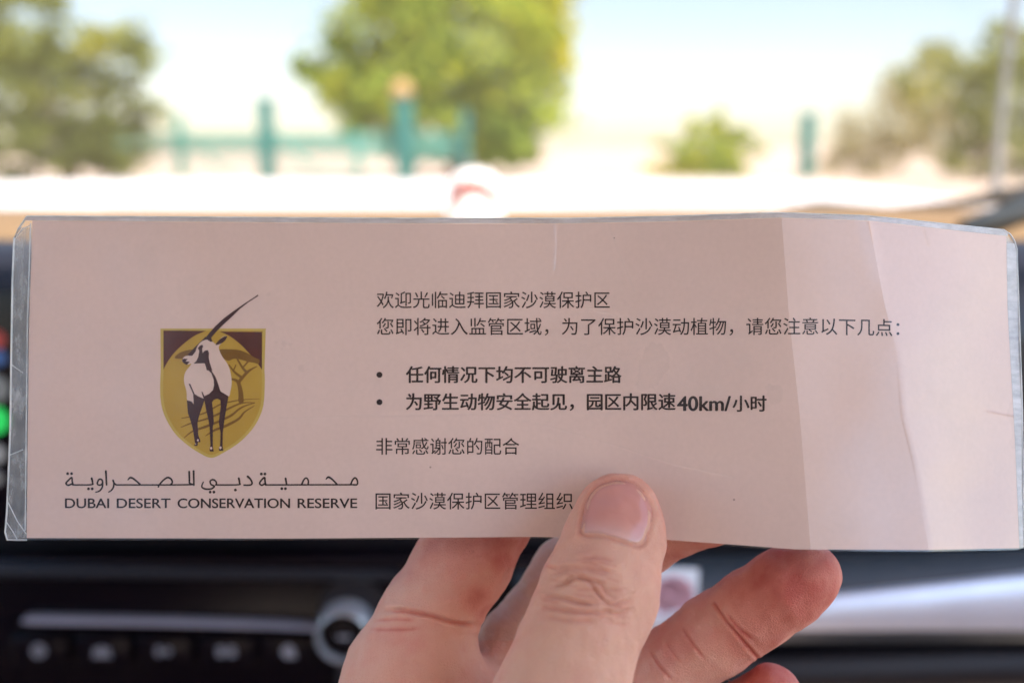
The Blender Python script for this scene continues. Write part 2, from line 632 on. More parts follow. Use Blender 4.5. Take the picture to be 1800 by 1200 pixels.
# wiper and dark corner trim low on the right
k = MB()
pts = [P(1375, 374, 1.02), P(1440, 368, 1.02), P(1560, 371, 1.01), P(1680, 359, 0.99), P(1760, 346, 0.97), P(1850, 338, 0.95)]
k.tube(pts, [0.006, 0.009, 0.0045, 0.0045, 0.008, 0.010], 12)
k.build('wiper', M['rubber'], car)
k = MB()
k.tube([P(1690, 398, 0.72), P(1760, 380, 0.76), P(1830, 352, 0.82), P(1900, 300, 0.88)], [0.004, 0.008, 0.012, 0.016], 14)
k.build('corner_trim', M['rubber'], car)
# aerial on the right wing
k = MB()
k.tube([P(1750, 345, 1.35), P(1752, 320, 1.35), P(1762, 180, 1.33), P(1783, 0, 1.28), P(1820, -260, 1.2)], [0.012, 0.0058, 0.0054, 0.0050, 0.004], 12)
k.build('aerial', M['mast'], car)

k = MB()  # unseen dark panes, added to darken what the card reflects
k.box((0.60, -1.42, 0.14), (0.006, 0.72, 0.66))
k.build('unseen_rear_pane', M['tinted_glass'], car)
k = MB()
k.box((-1.00, -1.10, 0.14), (0.006, 1.36, 0.66))
k.build('unseen_rear_pane', M['tinted_glass'], car)
k = MB()
k.box((-0.2, -1.80, 0.40), (1.56, 0.006, 0.16))
k.build('unseen_rear_pane', M['tinted_glass'], car)
# unseen roof, doors and seats added to shade the cabin and shape card reflections
k = MB()
k.box((-0.15, -0.78, 0.50), (1.50, 2.10, 0.05), bevel=0.02)
k.build('roof', M['headliner'], car)
k = MB()
k.box((0.62, -0.35, -0.62), (0.07, 1.9, 0.85), bevel=0.02)
k.build('door', M['headliner'], car)
k = MB()
k.box((-1.02, -0.35, -0.62), (0.07, 1.9, 0.85), bevel=0.02)
k.build('door', M['headliner'], car)
for sx in (0.02, -0.72):
    k = MB()
    R = Matrix.Rotation(math.radians(-12), 3, 'X')
    k.box((sx, -0.42, -0.30), (0.50, 0.14, 0.66), R=R, bevel=0.05)
    k.box((sx, -0.52, 0.12), (0.26, 0.10, 0.18), R=R, bevel=0.04)
    k.box((sx, -0.08, -0.66), (0.50, 0.55, 0.14), bevel=0.05)
    k.build('seat', M['seat_cloth'], car)
k = MB()
k.box((-0.2, -0.1, -1.0), (1.62, 2.3, 0.06))
k.box((-0.2, -1.82, -0.35), (1.62, 0.06, 1.3))
k.build('cabin_floor', M['seat_cloth'], car)

# ornament on the dash behind the card's top edge
orn = empty('ornament', P(834, 392, 0.84), 'small white domed ornament with a red arched band standing on the dash', 'ornament')
k = MB()
base = P(834, 396, 0.84)
s = 0.84 / FPX
k.lathe(base, (0, 0, 1), [(60 * s, 0), (57 * s, 5 * s), (50 * s, 22 * s), (44 * s, 45 * s), (43 * s, 65 * s), (42 * s, 80 * s), (36 * s, 90 * s), (24 * s, 98 * s), (10 * s, 101 * s), (0, 102 * s)], 40)
k.build('body', M['ceramic'], orn)
k = MB()
arc = []
for px, py in ((797, 360), (801, 346), (809, 331), (824, 324), (842, 324), (856, 332), (866, 346), (876, 362)):
    p = P(px, py, 0.84)
    dx = p.x - base.x
    zz = (p.z - base.z) / s
    rr = 44 * s
    p.y = base.y - math.sqrt(max(0.0, rr * rr - dx * dx)) - 0.001
    arc.append(p)
k.tube(arc, [0.0024, 0.0027, 0.0028, 0.0028, 0.0028, 0.0026, 0.0024, 0.002], 10)
k.build('arched_band', M['red_glaze'], orn)

# ------------------------------------------------------------------ trees, bushes, fence outside
def leaves(name, blobs, n, size, m, parent, lvl=0.5, up=0.35):
    """blobs: list of (centre world, (rx,ry,rz), weight, brightness)"""
    w = np.array([b[2] for b in blobs], float); w /= w.sum()
    pick = RNG.choice(len(blobs), n, p=w)
    # clumps inside each blob
    C, S, var = np.zeros((n, 3)), np.zeros(n), np.zeros(n)
    for bi, bl in enumerate(blobs):
        ii = np.where(pick == bi)[0]
        if len(ii) == 0: continue
        nc = max(6, len(ii) // 45)
        dirs = RNG.normal(size=(nc, 3)); dirs /= np.linalg.norm(dirs, axis=1)[:, None]
        rad = RNG.uniform(0.25, 1.0, nc) ** 0.6
        cc = dirs * rad[:, None]
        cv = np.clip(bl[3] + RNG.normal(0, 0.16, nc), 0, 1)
        which = RNG.integers(0, nc, len(ii))
        off = RNG.normal(size=(len(ii), 3)) * RNG.uniform(0.10, 0.22, nc)[which][:, None]
        C[ii] = np.array(bl[0]) + (cc[which] + off) * np.array(bl[1])
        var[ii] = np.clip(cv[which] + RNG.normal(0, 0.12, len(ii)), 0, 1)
    C[:, 2] = np.maximum(C[:, 2], GROUND + 0.05)
    S = size * RNG.uniform(0.6, 1.4, n)
    a = RNG.normal(size=(n, 3)); a /= np.linalg.norm(a, axis=1)[:, None]
    b = RNG.normal(size=(n, 3)); b -= (a * b).sum(1)[:, None] * a; b /= np.linalg.norm(b, axis=1)[:, None]
    V = np.empty((n, 4, 3))
    V[:, 0] = C - a * S[:, None]
    V[:, 1] = C + b * S[:, None] * 0.45
    V[:, 2] = C + a * S[:, None]
    V[:, 3] = C - b * S[:, None] * 0.45
    o = mesh_obj(name, V.reshape(-1, 3), np.arange(4 * n).reshape(n, 4), m, parent, smooth=False)
    at_ = o.data.attributes.new('var', 'FLOAT', 'FACE')
    at_.data.foreach_set('value', var)
    return o


def tree(name, label, cat, base, blobs, n, size, m, limbs, group=None):
    t = empty(name, base, label, cat, group)
    k = MB()
    for pts, r in limbs:
        k.tube(pts, r, 8)
    k.build('trunk', M['bark'], t)
    leaves('crown', blobs, n, size, m, t)
    return t


def G(px, Y, z=0.0):
    p = at(px, 272, Y)
    return Vector((p.x, Y, GROUND + z))


def blob(px, py, Y, rpx, rpy, w, br, depth=None):
    k = Y / FPX / CT
    c = at(px, py, Y)
    return (c, (rpx * k, depth if depth else rpx * k * 0.8, rpy * k), w, br)


# centre tree
Y = 54
b0 = G(800, Y)
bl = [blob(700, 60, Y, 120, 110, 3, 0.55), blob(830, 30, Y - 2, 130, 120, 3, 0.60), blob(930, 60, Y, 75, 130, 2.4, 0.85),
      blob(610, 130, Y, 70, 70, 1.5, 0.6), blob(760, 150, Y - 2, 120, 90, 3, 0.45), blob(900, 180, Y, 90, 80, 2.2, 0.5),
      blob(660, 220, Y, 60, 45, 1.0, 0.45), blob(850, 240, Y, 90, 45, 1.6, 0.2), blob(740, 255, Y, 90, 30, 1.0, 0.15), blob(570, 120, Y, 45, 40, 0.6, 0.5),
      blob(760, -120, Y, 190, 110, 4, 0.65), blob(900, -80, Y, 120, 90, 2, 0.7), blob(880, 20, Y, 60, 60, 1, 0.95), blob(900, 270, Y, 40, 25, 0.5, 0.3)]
limbs = [([b0, b0 + Vector((0.1, 0, 1.6)), b0 + Vector((-0.2, 0, 3.4))], [0.42, 0.34, 0.28])]
for dx, dz in ((-4.2, 5.2), (-1.8, 7.6), (1.6, 7.8), (3.6, 5.4)):
    limbs.append(([b0 + Vector((-0.1, 0, 2.6)), b0 + Vector((dx * 0.5, 0.3, 2.6 + dz * 0.4)), b0 + Vector((dx, -0.2, dz + 1.5))], [0.24, 0.16, 0.05]))
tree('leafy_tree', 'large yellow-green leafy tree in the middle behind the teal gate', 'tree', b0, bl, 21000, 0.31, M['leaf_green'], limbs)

# left tree: sparse, drooping to the right
Y = 46
b0 = G(120, Y)
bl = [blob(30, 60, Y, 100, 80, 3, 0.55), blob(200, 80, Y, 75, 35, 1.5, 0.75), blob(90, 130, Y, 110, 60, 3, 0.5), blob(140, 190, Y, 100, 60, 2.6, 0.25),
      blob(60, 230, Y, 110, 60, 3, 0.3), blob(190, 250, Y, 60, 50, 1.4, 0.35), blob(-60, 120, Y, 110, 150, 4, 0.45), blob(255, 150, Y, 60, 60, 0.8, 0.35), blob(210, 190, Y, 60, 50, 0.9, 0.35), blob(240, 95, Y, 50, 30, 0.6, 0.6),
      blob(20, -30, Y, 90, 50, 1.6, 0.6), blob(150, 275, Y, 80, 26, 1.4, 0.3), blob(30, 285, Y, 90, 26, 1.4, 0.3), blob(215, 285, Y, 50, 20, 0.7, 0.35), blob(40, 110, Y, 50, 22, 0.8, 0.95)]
limbs = [([b0, b0 + Vector((0.1, 0, 1.2)), b0 + Vector((-0.3, 0, 2.6)), b0 + Vector((-1.2, 0, 5.0))], [0.45, 0.42, 0.36, 0.15])]
for dx, dz in ((2.4, 3.6), (3.4, 3.0), (-3.2, 4.6), (0.8, 5.0)):
    limbs.append(([b0 + Vector((0, 0, 1.2)), b0 + Vector((dx * 0.5, 0.3, 1.2 + dz * 0.5)), b0 + Vector((dx, -0.2, dz + 1.2))], [0.26, 0.17, 0.05]))
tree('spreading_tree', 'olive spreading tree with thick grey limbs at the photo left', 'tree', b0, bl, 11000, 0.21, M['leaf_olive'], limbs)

# small green bush
Y = 58
b0 = G(1245, Y)
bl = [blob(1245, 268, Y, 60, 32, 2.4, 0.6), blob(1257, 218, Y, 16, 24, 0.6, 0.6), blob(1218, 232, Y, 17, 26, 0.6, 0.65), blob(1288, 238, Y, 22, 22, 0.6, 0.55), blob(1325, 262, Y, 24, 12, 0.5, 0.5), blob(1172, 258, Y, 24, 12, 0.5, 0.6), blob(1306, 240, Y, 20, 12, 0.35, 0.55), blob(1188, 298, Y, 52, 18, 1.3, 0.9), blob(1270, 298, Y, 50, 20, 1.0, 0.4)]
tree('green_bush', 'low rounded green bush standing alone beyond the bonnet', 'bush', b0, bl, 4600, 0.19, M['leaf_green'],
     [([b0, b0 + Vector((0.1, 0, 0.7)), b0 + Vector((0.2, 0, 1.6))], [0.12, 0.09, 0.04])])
# dry bush
Y = 60
b0 = G(1540, Y)
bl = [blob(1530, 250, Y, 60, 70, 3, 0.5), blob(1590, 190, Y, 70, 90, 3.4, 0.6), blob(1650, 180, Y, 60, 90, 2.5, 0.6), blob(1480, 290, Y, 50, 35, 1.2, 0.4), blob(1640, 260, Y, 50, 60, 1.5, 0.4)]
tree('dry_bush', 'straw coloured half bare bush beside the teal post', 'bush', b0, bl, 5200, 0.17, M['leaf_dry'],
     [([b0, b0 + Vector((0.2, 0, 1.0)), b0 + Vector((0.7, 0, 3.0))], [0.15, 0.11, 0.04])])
# right tree
Y = 50
b0 = G(1730, Y)
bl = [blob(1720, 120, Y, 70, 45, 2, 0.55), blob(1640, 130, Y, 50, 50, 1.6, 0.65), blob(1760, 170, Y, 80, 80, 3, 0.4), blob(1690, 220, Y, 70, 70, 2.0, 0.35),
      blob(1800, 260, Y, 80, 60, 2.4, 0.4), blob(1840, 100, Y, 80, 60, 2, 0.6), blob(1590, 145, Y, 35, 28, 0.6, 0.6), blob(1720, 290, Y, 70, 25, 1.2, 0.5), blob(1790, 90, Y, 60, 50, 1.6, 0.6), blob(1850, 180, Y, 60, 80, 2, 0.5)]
limbs = [([b0, b0 + Vector((0.1, 0, 1.2)), b0 + Vector((-0.2, 0, 2.6)), b0 + Vector((0.2, 0, 4.2))], [0.35, 0.3, 0.22, 0.1])]
for dx, dz in ((-2.6, 2.8), (1.9, 2.8), (-1.2, 3.6)):
    limbs.append(([b0 + Vector((0, 0, 1.2)), b0 + Vector((dx * 0.5, 0.3, 1.2 + dz * 0.5)), b0 + Vector((dx, -0.2, dz + 1.0))], [0.2, 0.13, 0.04]))
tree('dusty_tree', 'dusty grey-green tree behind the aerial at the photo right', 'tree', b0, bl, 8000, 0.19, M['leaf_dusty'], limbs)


def post_at(px, ytop, Y, wpx, m, parent, name='post'):
    base = G(px, Y)
    top = at(px, ytop, Y)
    k = MB()
    w = wpx / FPX * Y
    h = top.z - base.z
    k.box(base + Vector((0, 0, h / 2 - 0.1)), (w, w, h + 0.2), bevel=w * 0.12)
    k.box(base + Vector((0, 0, h + 0.06)), (w * 1.15, w * 1.15, 0.12), bevel=0.02)
    return k.build(name, m, parent)


# fence run on the left
Y = 46
fence = empty('fence', G(400, Y), 'teal post and rail fence with slanting braces left of the gate', 'fence')
post_at(318, 205, Y + 5, 14, M['teal_pale'], fence)
post_at(470, 178, Y - 2, 25, M['teal'], fence)
post_at(215, 225, Y + 8, 7, M['teal_pale'], fence)
for px, py, Yb, x2 in ((322, 232, Y + 5, 410), (474, 222, Y - 2, 575)):
    k = MB()
    k.tube([at(px, py, Yb), G(x2, Yb)], 0.10, 8)
    k.build('brace', M['teal_pale'], fence)
for yy in (238, 246, 254, 262):
    k = MB()
    k.tube([at(150, yy, Y + 6), at(470, yy, Y), at(640, yy, Y)], 0.085, 8)
    k.build('rail', M['teal_pale'], fence)

k = MB()
for yy in np.linspace(268, 300, 7):
    k.tube([at(150, yy, Y + 6.1), at(470, yy, Y + 0.1), at(640, yy, Y + 0.1)], 0.018, 6)
for xx in range(160, 640, 14):
    yb = Y + 0.1 + max(0.0, (470 - xx) / 320 * 6)
    k.tube([at(xx, 240, yb), at(xx, 302, yb)], 0.014, 5)
k.build('wire_mesh', M['teal_pale'], fence)
# gate with tall lamp post
gate = empty('gate', G(720, 42), 'teal metal gate with tall posts in front of the large leafy tree', 'gate')
post_at(712, 178, 42, 31, M['teal'], gate)
post_at(818, 198, 42, 15, M['teal'], gate)
post_at(628, 235, 42.6, 12, M['teal_pale'], gate)
for yy in (238, 250, 262, 274):
    k = MB()
    k.box((at(622, yy, 42.5) + at(822, yy, 42.5)) / 2, (200 / FPX * 42.5, 0.06, 0.19), bevel=0.02)
    k.build('rail', M['teal_pale'], gate)
lamp = empty('post_lamp', at(708, 172, 42), 'round tan lamp on top of the tallest teal gate post', 'lamp')
k = MB()
c = at(706, 160, 42)
k.lathe(c - Vector((0, 0, 0.5)), (0, 0, 1), [(0.22, 0.0), (0.26, 0.08), (0.20, 0.14)], 24)
k.build('collar', M['lamp_tan'], lamp)
k = MB()
rr = 0.44
k.lathe(c, (0, 0, 1), [(rr * math.sin(math.pi * i / 14), -rr * math.cos(math.pi * i / 14)) for i in range(15)], 28)
k.build('globe', M['lamp_tan'], lamp)

lone = empty('fence_post', G(1418, 53), 'single dark teal post left of the straw coloured bush', 'post')
post_at(1418, 203, 53, 23, M['teal'], lone, 'shaft')

# ------------------------------------------------------------------ THE CARD
def interp(pts):
    xs = [p[0] for p in pts]; ys = [p[1] for p in pts]
    return lambda x: float(np.interp(x, xs, ys))


crA = interp([(386, 1374), (556, 1387), (721, 1405), (964, 1425)])          # crease x as a function of y
crB = interp([(378, 1525), (530, 1554), (608, 1573), (732, 1583), (815, 1604), (962, 1632)])


def vcurve(py):
    t = max(0.0, (py - 385) / 570.0)
    return 2.0 - 7.5 * t * t


def card_d(px, py):
    """distance of the card surface along the view axis, millimetres"""
    xa, xb = crA(py), crB(py)
    if px <= xa:
        t = max(0.0, (px - 930) / (xa - 930))
        d = 250.0 - 11.2 * (t * t * (3 - 2 * t) * 0.45 + 0.55 * t * t)
        d += 1.1 * math.sin(px / 470.0) + vcurve(py) + 6.0 * max(0.0, 1 - px / 1000.0)
        return d
    dA = 250.0 - 11.2 + 1.1 * math.sin(xa / 470.0)
    if px <= xb:
        t = (px - xa) / (xb - xa)
        return dA + vcurve(py) + 0.7 * t
    t = (px - xb) / (1785 - xb)
    return dA + 0.7 + vcurve(py) + 11.0 * t + 0.5 * math.sin(t * 5 + py * 0.006)


def cardP(px, py, off=0.0):
    """off in mm towards the camera"""
    d = (card_d(px, py) - off) / 1000.0
    return P(px, py, d)


card = empty('card', cardP(900, 945), 'long laminated cardboard notice with printed oryx emblem held up by the hand', 'card')

paper_top = interp([(57, 388), (700, 393), (1000, 393), (1160, 390), (1372, 383), (1526, 388), (1769, 415)])
paper_bot = interp([(47, 945), (500, 946), (940, 943), (1160, 947), (1400, 965), (1632, 966), (1790, 963)])
lam_top = interp([(36, 381), (60, 380), (700, 384), (1000, 384), (1160, 381), (1372, 374), (1526, 379.5), (1762, 404), (1774, 410), (1785, 424)])
lam_bot = interp([(9, 940), (14, 948), (47, 948.5), (500, 949), (940, 946), (1160, 950), (1400, 968), (1632, 969), (1790, 966), (1800, 962)])
paper_L = interp([(384, 57), (573, 51), (945, 47)])
paper_R = interp([(412, 1769), (541, 1771), (773, 1784), (965, 1792)])
lam_L = interp([(381, 47), (390, 41), (403, 32), (418, 25), (491, 22), (757, 18), (900, 12), (935, 9), (948, 13)])
lam_R = interp([(404, 1764), (412, 1776), (424, 1783), (437, 1787), (721, 1797), (964, 1800)])


def card_grid(top, bot, L, R, segs, rows):
    pts = []
    colinfo = []
    for si, (n, last) in enumerate(segs):
        for i in range(n):
            colinfo.append((si, i / n if not last else i / (n - 1)))
    for si, s in colinfo:
        for j in range(rows):
            t = j / (rows - 1)
            y = 385 + 575 * t
            for _ in range(4):
                marks = [L(y), crA(y), crB(y), R(y)]
                x = marks[si] + (marks[si + 1] - marks[si]) * s
                y = top(x) + (bot(x) - top(x)) * t
            pts.append((x, y))
    return pts, len(colinfo)


def card_sheet(name, pts, ncol, rows, offs_front, offs_back, crease_cols, m, parent, dfront=None):
    nv = len(pts)
    V = [cardP(x, y, offs_front + (dfront(x, y) if dfront else 0)) for x, y in pts] + [cardP(x, y, offs_back) for x, y in pts]
    F = [[i * rows + j, i * rows + j + 1, (i + 1) * rows + j + 1, (i + 1) * rows + j] for i in range(ncol - 1) for j in range(rows - 1)]
    FB = [[a + nv for a in q[::-1]] for q in F]
    bd = [i * rows for i in range(ncol)] + [(ncol - 1) * rows + j for j in range(1, rows)] + [i * rows + rows - 1 for i in range(ncol - 2, -1, -1)] + [j for j in range(rows - 2, 0, -1)]
    RM = [[a, b_, b_ + nv, a + nv] for a, b_ in zip(bd, bd[1:] + bd[:1])]
    o = mesh_obj(name, V, F + FB + RM, m, parent)
    me = o.data
    sharp = np.zeros(len(me.edges), bool)
    bset = set()
    for a, b_ in zip(bd, bd[1:] + bd[:1]):
        bset.add((min(a, b_), max(a, b_))); bset.add((min(a, b_) + nv, max(a, b_) + nv))
    ev = np.zeros(len(me.edges) * 2, int)
    me.edges.foreach_get('vertices', ev)
    ev = ev.reshape(-1, 2)
    for k, (a, b_) in enumerate(ev):
        a, b_ = int(min(a, b_)), int(max(a, b_))
        if (a, b_) in bset:
            sharp[k] = True
        elif a % nv // rows == b_ % nv // rows and (a % nv) // rows in crease_cols and (a < nv) == (b_ < nv):
            sharp[k] = True
    at_ = me.attributes.new('sharp_edge', 'BOOLEAN', 'EDGE') if 'sharp_edge' not in me.attributes else me.attributes['sharp_edge']
    at_.data.foreach_set('value', sharp)
    return o


# paper material: card stock with fine grain, warm cabin light painted in as pink
M['paper'] = mat('paper', rough=0.75, spec=0.2)
t = NT(M['paper'])
fine = t.noise(900, 4)
big = t.noise(22, 3)
mixv = t.math('ADD', t.math('MULTIPLY', fine, 0.35), t.math('MULTIPLY', big, 0.65))
base_ = t.ramp(mixv, [(0.32, (0.67, 0.505, 0.445)), (0.68, (0.74, 0.56, 0.498))])
vs = t.n('ShaderNodeTexVoronoi', i_Scale=75.0)
t.l(t.n('ShaderNodeTexCoord').outputs['Object'], vs.inputs['Vector'])
sep = t.n('ShaderNodeSeparateColor'); t.l(vs.outputs['Color'], sep.inputs[0])
spk = t.math('MULTIPLY', t.math('LESS_THAN', vs.outputs['Distance'], 0.022), t.math('GREATER_THAN', sep.outputs[0], 0.45))
mxp = t.n('ShaderNodeMix', data_type='RGBA'); mxp.inputs['B'].default_value = (0.22, 0.14, 0.11, 1)
t.l(t.math('MULTIPLY', spk, 0.7), mxp.inputs['Factor']); t.l(base_, mxp.inputs['A'])
t.l(mxp.outputs['Result'], t.b.inputs['Base Color'])
t.bump(fine, 0.06, 0.0003)

ROWS = 64
segs = [(150, False), (12, False), (30, True)]
pts, nc = card_grid(paper_top, paper_bot, paper_L, paper_R, segs, ROWS)
card_sheet('paper_insert', pts, nc, ROWS, 0.0, -0.35, (150, 162), M['paper'], card)

# laminate: clear glossy film with scratches and fold marks
m, t, tr, gl, mx, out = thin_glass('laminate_film', 0.05, 0.22)
M['laminate'] = m
geo = t.n('ShaderNodeTexCoord').outputs['Object']
vsub = t.n('ShaderNodeVectorMath', operation='SUBTRACT')
lam_centre = None


def px_to_card(px, py):
    return cardP(px, py, 0.2)


def seg_dist(p_out, a, b_):
    ab = b_ - a
    L2 = ab.length_squared
    s = t.n('ShaderNodeVectorMath', operation='SUBTRACT'); t.l(p_out, s.inputs[0]); s.inputs[1].default_value = a
    dt = t.n('ShaderNodeVectorMath', operation='DOT_PRODUCT'); t.l(s.outputs[0], dt.inputs[0]); dt.inputs[1].default_value = ab
    h = t.n('ShaderNodeClamp'); t.l(t.math('DIVIDE', dt.outputs['Value'], L2), h.inputs[0])
    sc = t.n('ShaderNodeVectorMath', operation='SCALE'); sc.inputs[0].default_value = ab; t.l(h.outputs[0], sc.inputs['Scale'])
    q = t.n('ShaderNodeVectorMath', operation='DISTANCE'); t.l(s.outputs[0], q.inputs[0]); t.l(sc.outputs[0], q.inputs[1])
    return q.outputs['Value']


lam_loc = cardP(900, 660)
creases = [((974, 390), (976, 430), (973, 475)), ((1068, 388), (1085, 440), (1102, 480), (1115, 512)), ((1030, 540), (1130, 565)),
           ((490, 735), (640, 731), (860, 728)), ((860, 728), (960, 748), (1090, 785), (1180, 815), (1290, 838)), ((1735, 722), (1788, 732)), ((1625, 405), (1632, 430))]
hs = None
for cr in creases:
    for a, b_ in zip(cr[:-1], cr[1:]):
        dd = seg_dist(geo, px_to_card(*a) - lam_loc, px_to_card(*b_) - lam_loc)
        e = t.math('MAXIMUM', t.math('SUBTRACT', 1.0, t.math('DIVIDE', dd, 0.00040)), 0.0)
        hs = e if hs is None else t.math('MAXIMUM', hs, e)
wav = t.noise(16, 2, vec=geo)
micro = t.noise(260, 3, vec=geo)
bmp = t.n('ShaderNodeBump', i_Strength=1.0, i_Distance=0.00015)
t.l(t.math('ADD', t.math('MULTIPLY', hs, 1.0), t.math('MULTIPLY', micro, 0.10)), bmp.inputs['Height'])
bmp2 = t.n('ShaderNodeBump', i_Strength=0.7, i_Distance=0.0036)
t.l(wav, bmp2.inputs['Height'])
t.l(bmp2.outputs[0], bmp.inputs['Normal'])
t.l(bmp.outputs[0], gl.inputs['Normal'])
t.l(t.math('MULTIPLY_ADD', t.noise(45, 5, vec=geo), 0.30, 0.07), gl.inputs['Roughness'])
# scratches and haze: a little white scattering
mp = t.n('ShaderNodeMapping', i_Scale=(3, 1, 0.7))
mp.inputs['Rotation'].default_value = (0.2, 0.7, 0.3)
t.l(geo, mp.inputs[0])
scr1 = t.n('ShaderNodeTexWave', i_Scale=60, i_Distortion=14, i_Detail=4)
t.l(mp.outputs[0], scr1.inputs['Vector'])
scv = t.math('POWER', scr1.outputs['Fac'], 18.0)
milk = t.math('MULTIPLY_ADD', scv, 0.004, t.math('MULTIPLY_ADD', t.noise(70, 5, vec=geo), 0.014, t.math('MULTIPLY', t.math('MAXIMUM', t.math('SUBTRACT', t.noise(30, 6, 0.65, vec=geo), 0.56), 0.0), 0.28)))
milk = t.math('ADD', milk, t.math('MULTIPLY', hs, 0.03))
df = t.n('ShaderNodeBsdfDiffuse', i_Color=(0.8, 0.82, 0.84, 1))
mx2 = t.n('ShaderNodeMixShader')
t.l(milk, mx2.inputs[0])
t.l(mx.outputs[0], mx2.inputs[1])
t.l(df.outputs[0], mx2.inputs[2])
t.l(mx2.outputs[0], out.inputs[0])

pts, nc = card_grid(lam_top, lam_bot, lam_L, lam_R, segs, ROWS)
lam = card_sheet('laminate', pts, nc, ROWS, 0.26, -0.55, (150, 162), M['laminate'], card)
# object coordinates of the laminate must match lam_loc
lamw = world_loc(lam)
sh = lamw - lam_loc
lam.data.transform(Matrix.Translation(sh))
lam.location = Vector(lam.location) - sh

# bright sealed rims of the film
M['film_edge'] = mat('film_edge', (0.62, 0.65, 0.66), 0.25)
vary(M['film_edge'], (0.42, 0.46, 0.48), (0.78, 0.80, 0.80), 160)
k = MB()
rimL = [(47, 381), (41, 390), (32, 403), (25, 418), (22, 491), (20, 620), (18, 757), (12, 900), (9, 935), (13, 948), (30, 948.5), (47, 948.5)]
k.tube([cardP(x, y, 0.0) for x, y in rimL], 0.00022, 6)
rimT = [(47, 380.5)] + [(x, lam_top(x)) for x in range(80, 1764, 40)] + [(1764, 404), (1776, 412), (1783, 424), (1787, 437), (1790, 520), (1797, 721), (1800, 960)]
k.tube([cardP(x, y, 0.0) for x, y in rimT], 0.00020, 6)
k.tube([cardP(x, y, 0.05) for x, y in [(paper_L(y) - 3, y) for y in range(392, 945, 30)]], 0.00014, 6)
for ln in ([(13, 880), (30, 915), (46, 938)], [(10, 915), (24, 936), (30, 947)], [(27, 419), (40, 402), (54, 396)], [(16, 800), (40, 790)], [(19, 640), (40, 655)]):
    k.tube([cardP(x, y, 0.15) for x, y in ln], 0.00011, 6)
k.build('film_rim', M['film_edge'], card)

def margin(name, outer, inner, m):
    n = len(outer)
    V_, F_ = [], []
    for (a, b_) in zip(outer, inner):
        for s_ in (0, 0.25, 0.5, 0.75, 1.0):
            V_.append(cardP(a[0] + (b_[0] - a[0]) * s_, a[1] + (b_[1] - a[1]) * s_, 0.08))
    for i in range(n - 1):
        for j in range(4):
            F_.append([i * 5 + j, (i + 1) * 5 + j, (i + 1) * 5 + j + 1, i * 5 + j + 1])
    k0 = len(V_)
    V_ += [v + Vector((0, 0.0003, 0)) for v in V_]
    F_ += [[q + k0 for q in f_[::-1]] for f_ in F_]
    return mesh_obj(name, V_, F_, m, card)


def margin_mat(name, op, c0, c1, sc=(1, 1, 0.12)):
    m = mat(name, rough=0.35)
    t = NT(m)
    gco = t.n('ShaderNodeTexCoord').outputs['Object']
    f = t.noise(110, 6, 0.65, vec=gco)
    mp = t.n('ShaderNodeMapping', i_Scale=sc); mp.inputs['Rotation'].default_value = (0, 0.5 if sc[0] == 1 else 0.02, 0)
    t.l(gco, mp.inputs[0])
    f2 = t.noise(600, 4, 0.7, vec=mp.outputs[0])
    t.l(t.ramp(t.math('MULTIPLY_ADD', f2, 0.5, t.math('MULTIPLY', f, 0.5)), [(0.35, c0), (0.62, c1)]), t.b.inputs['Base Color'])
    tr = t.n('ShaderNodeBsdfTransparent')
    mx = t.n('ShaderNodeMixShader')
    fac = t.ramp(t.math('MULTIPLY_ADD', f2, 0.6, t.math('MULTIPLY', f, 0.4)), [(0.35, (op[0],) * 3), (0.68, (op[1],) * 3)])
    t.l(fac, mx.inputs[0])
    t.l(tr.outputs[0], mx.inputs[1]); t.l(t.b.outputs[0], mx.inputs[2])
    t.l(mx.outputs[0], t.t.nodes['Material Output'].inputs[0])
    return m


M['margin_side'] = margin_mat('margin_side', (0.12, 0.55), (0.30, 0.32, 0.32), (0.62, 0.65, 0.65))
M['margin_top'] = margin_mat('margin_top', (0.62, 0.90), (0.46, 0.44, 0.46), (0.66, 0.64, 0.66), (0.08, 1, 1))
ysL = list(np.linspace(400, 946, 40))
margin('sealed_margin', [(lam_L(y) + 0.8, y) for y in ysL], [(paper_L(y) - 0.5, y) for y in ysL], M['margin_side'])
xsT = list(np.linspace(44, 1772, 160))
margin('sealed_margin', [(x, lam_top(x) + 0.8) for x in xsT], [(x, paper_top(x) - 0.4) for x in xsT], M['margin_top'])
ysR = list(np.linspace(428, 962, 40))
margin('sealed_margin', [(lam_R(y) - 0.8, y) for y in ysR], [(paper_R(y) + 0.5, y) for y in ysR], M['margin_top'])

# ---------------- printing
M['ink'] = vary(mat('ink', rough=0.7, spec=0.2), (0.012, 0.005, 0.006), (0.020, 0.009, 0.010), 500)
M['ink_gold'] = vary(mat('ink_gold', rough=0.7, spec=0.2), (0.44, 0.27, 0.032), (0.50, 0.32, 0.045), 120)
M['ink_gold_light'] = vary(mat('ink_gold_light', rough=0.7, spec=0.2), (0.50, 0.36, 0.075), (0.55, 0.40, 0.09), 200)
M['ink_maroon'] = vary(mat('ink_maroon', rough=0.7, spec=0.2), (0.070, 0.012, 0.008), (0.085, 0.016, 0.011), 200)
M['ink_olive'] = vary(mat('ink_olive', rough=0.7, spec=0.2), (0.17, 0.078, 0.006), (0.20, 0.095, 0.010), 200)
M['ink_dark'] = vary(mat('ink_dark', rough=0.7, spec=0.2), (0.036, 0.010, 0.014), (0.046, 0.014, 0.018), 200)
M['ink_white'] = vary(mat('ink_white', rough=0.75, spec=0.2), (0.66, 0.50, 0.43), (0.72, 0.55, 0.48), 200)


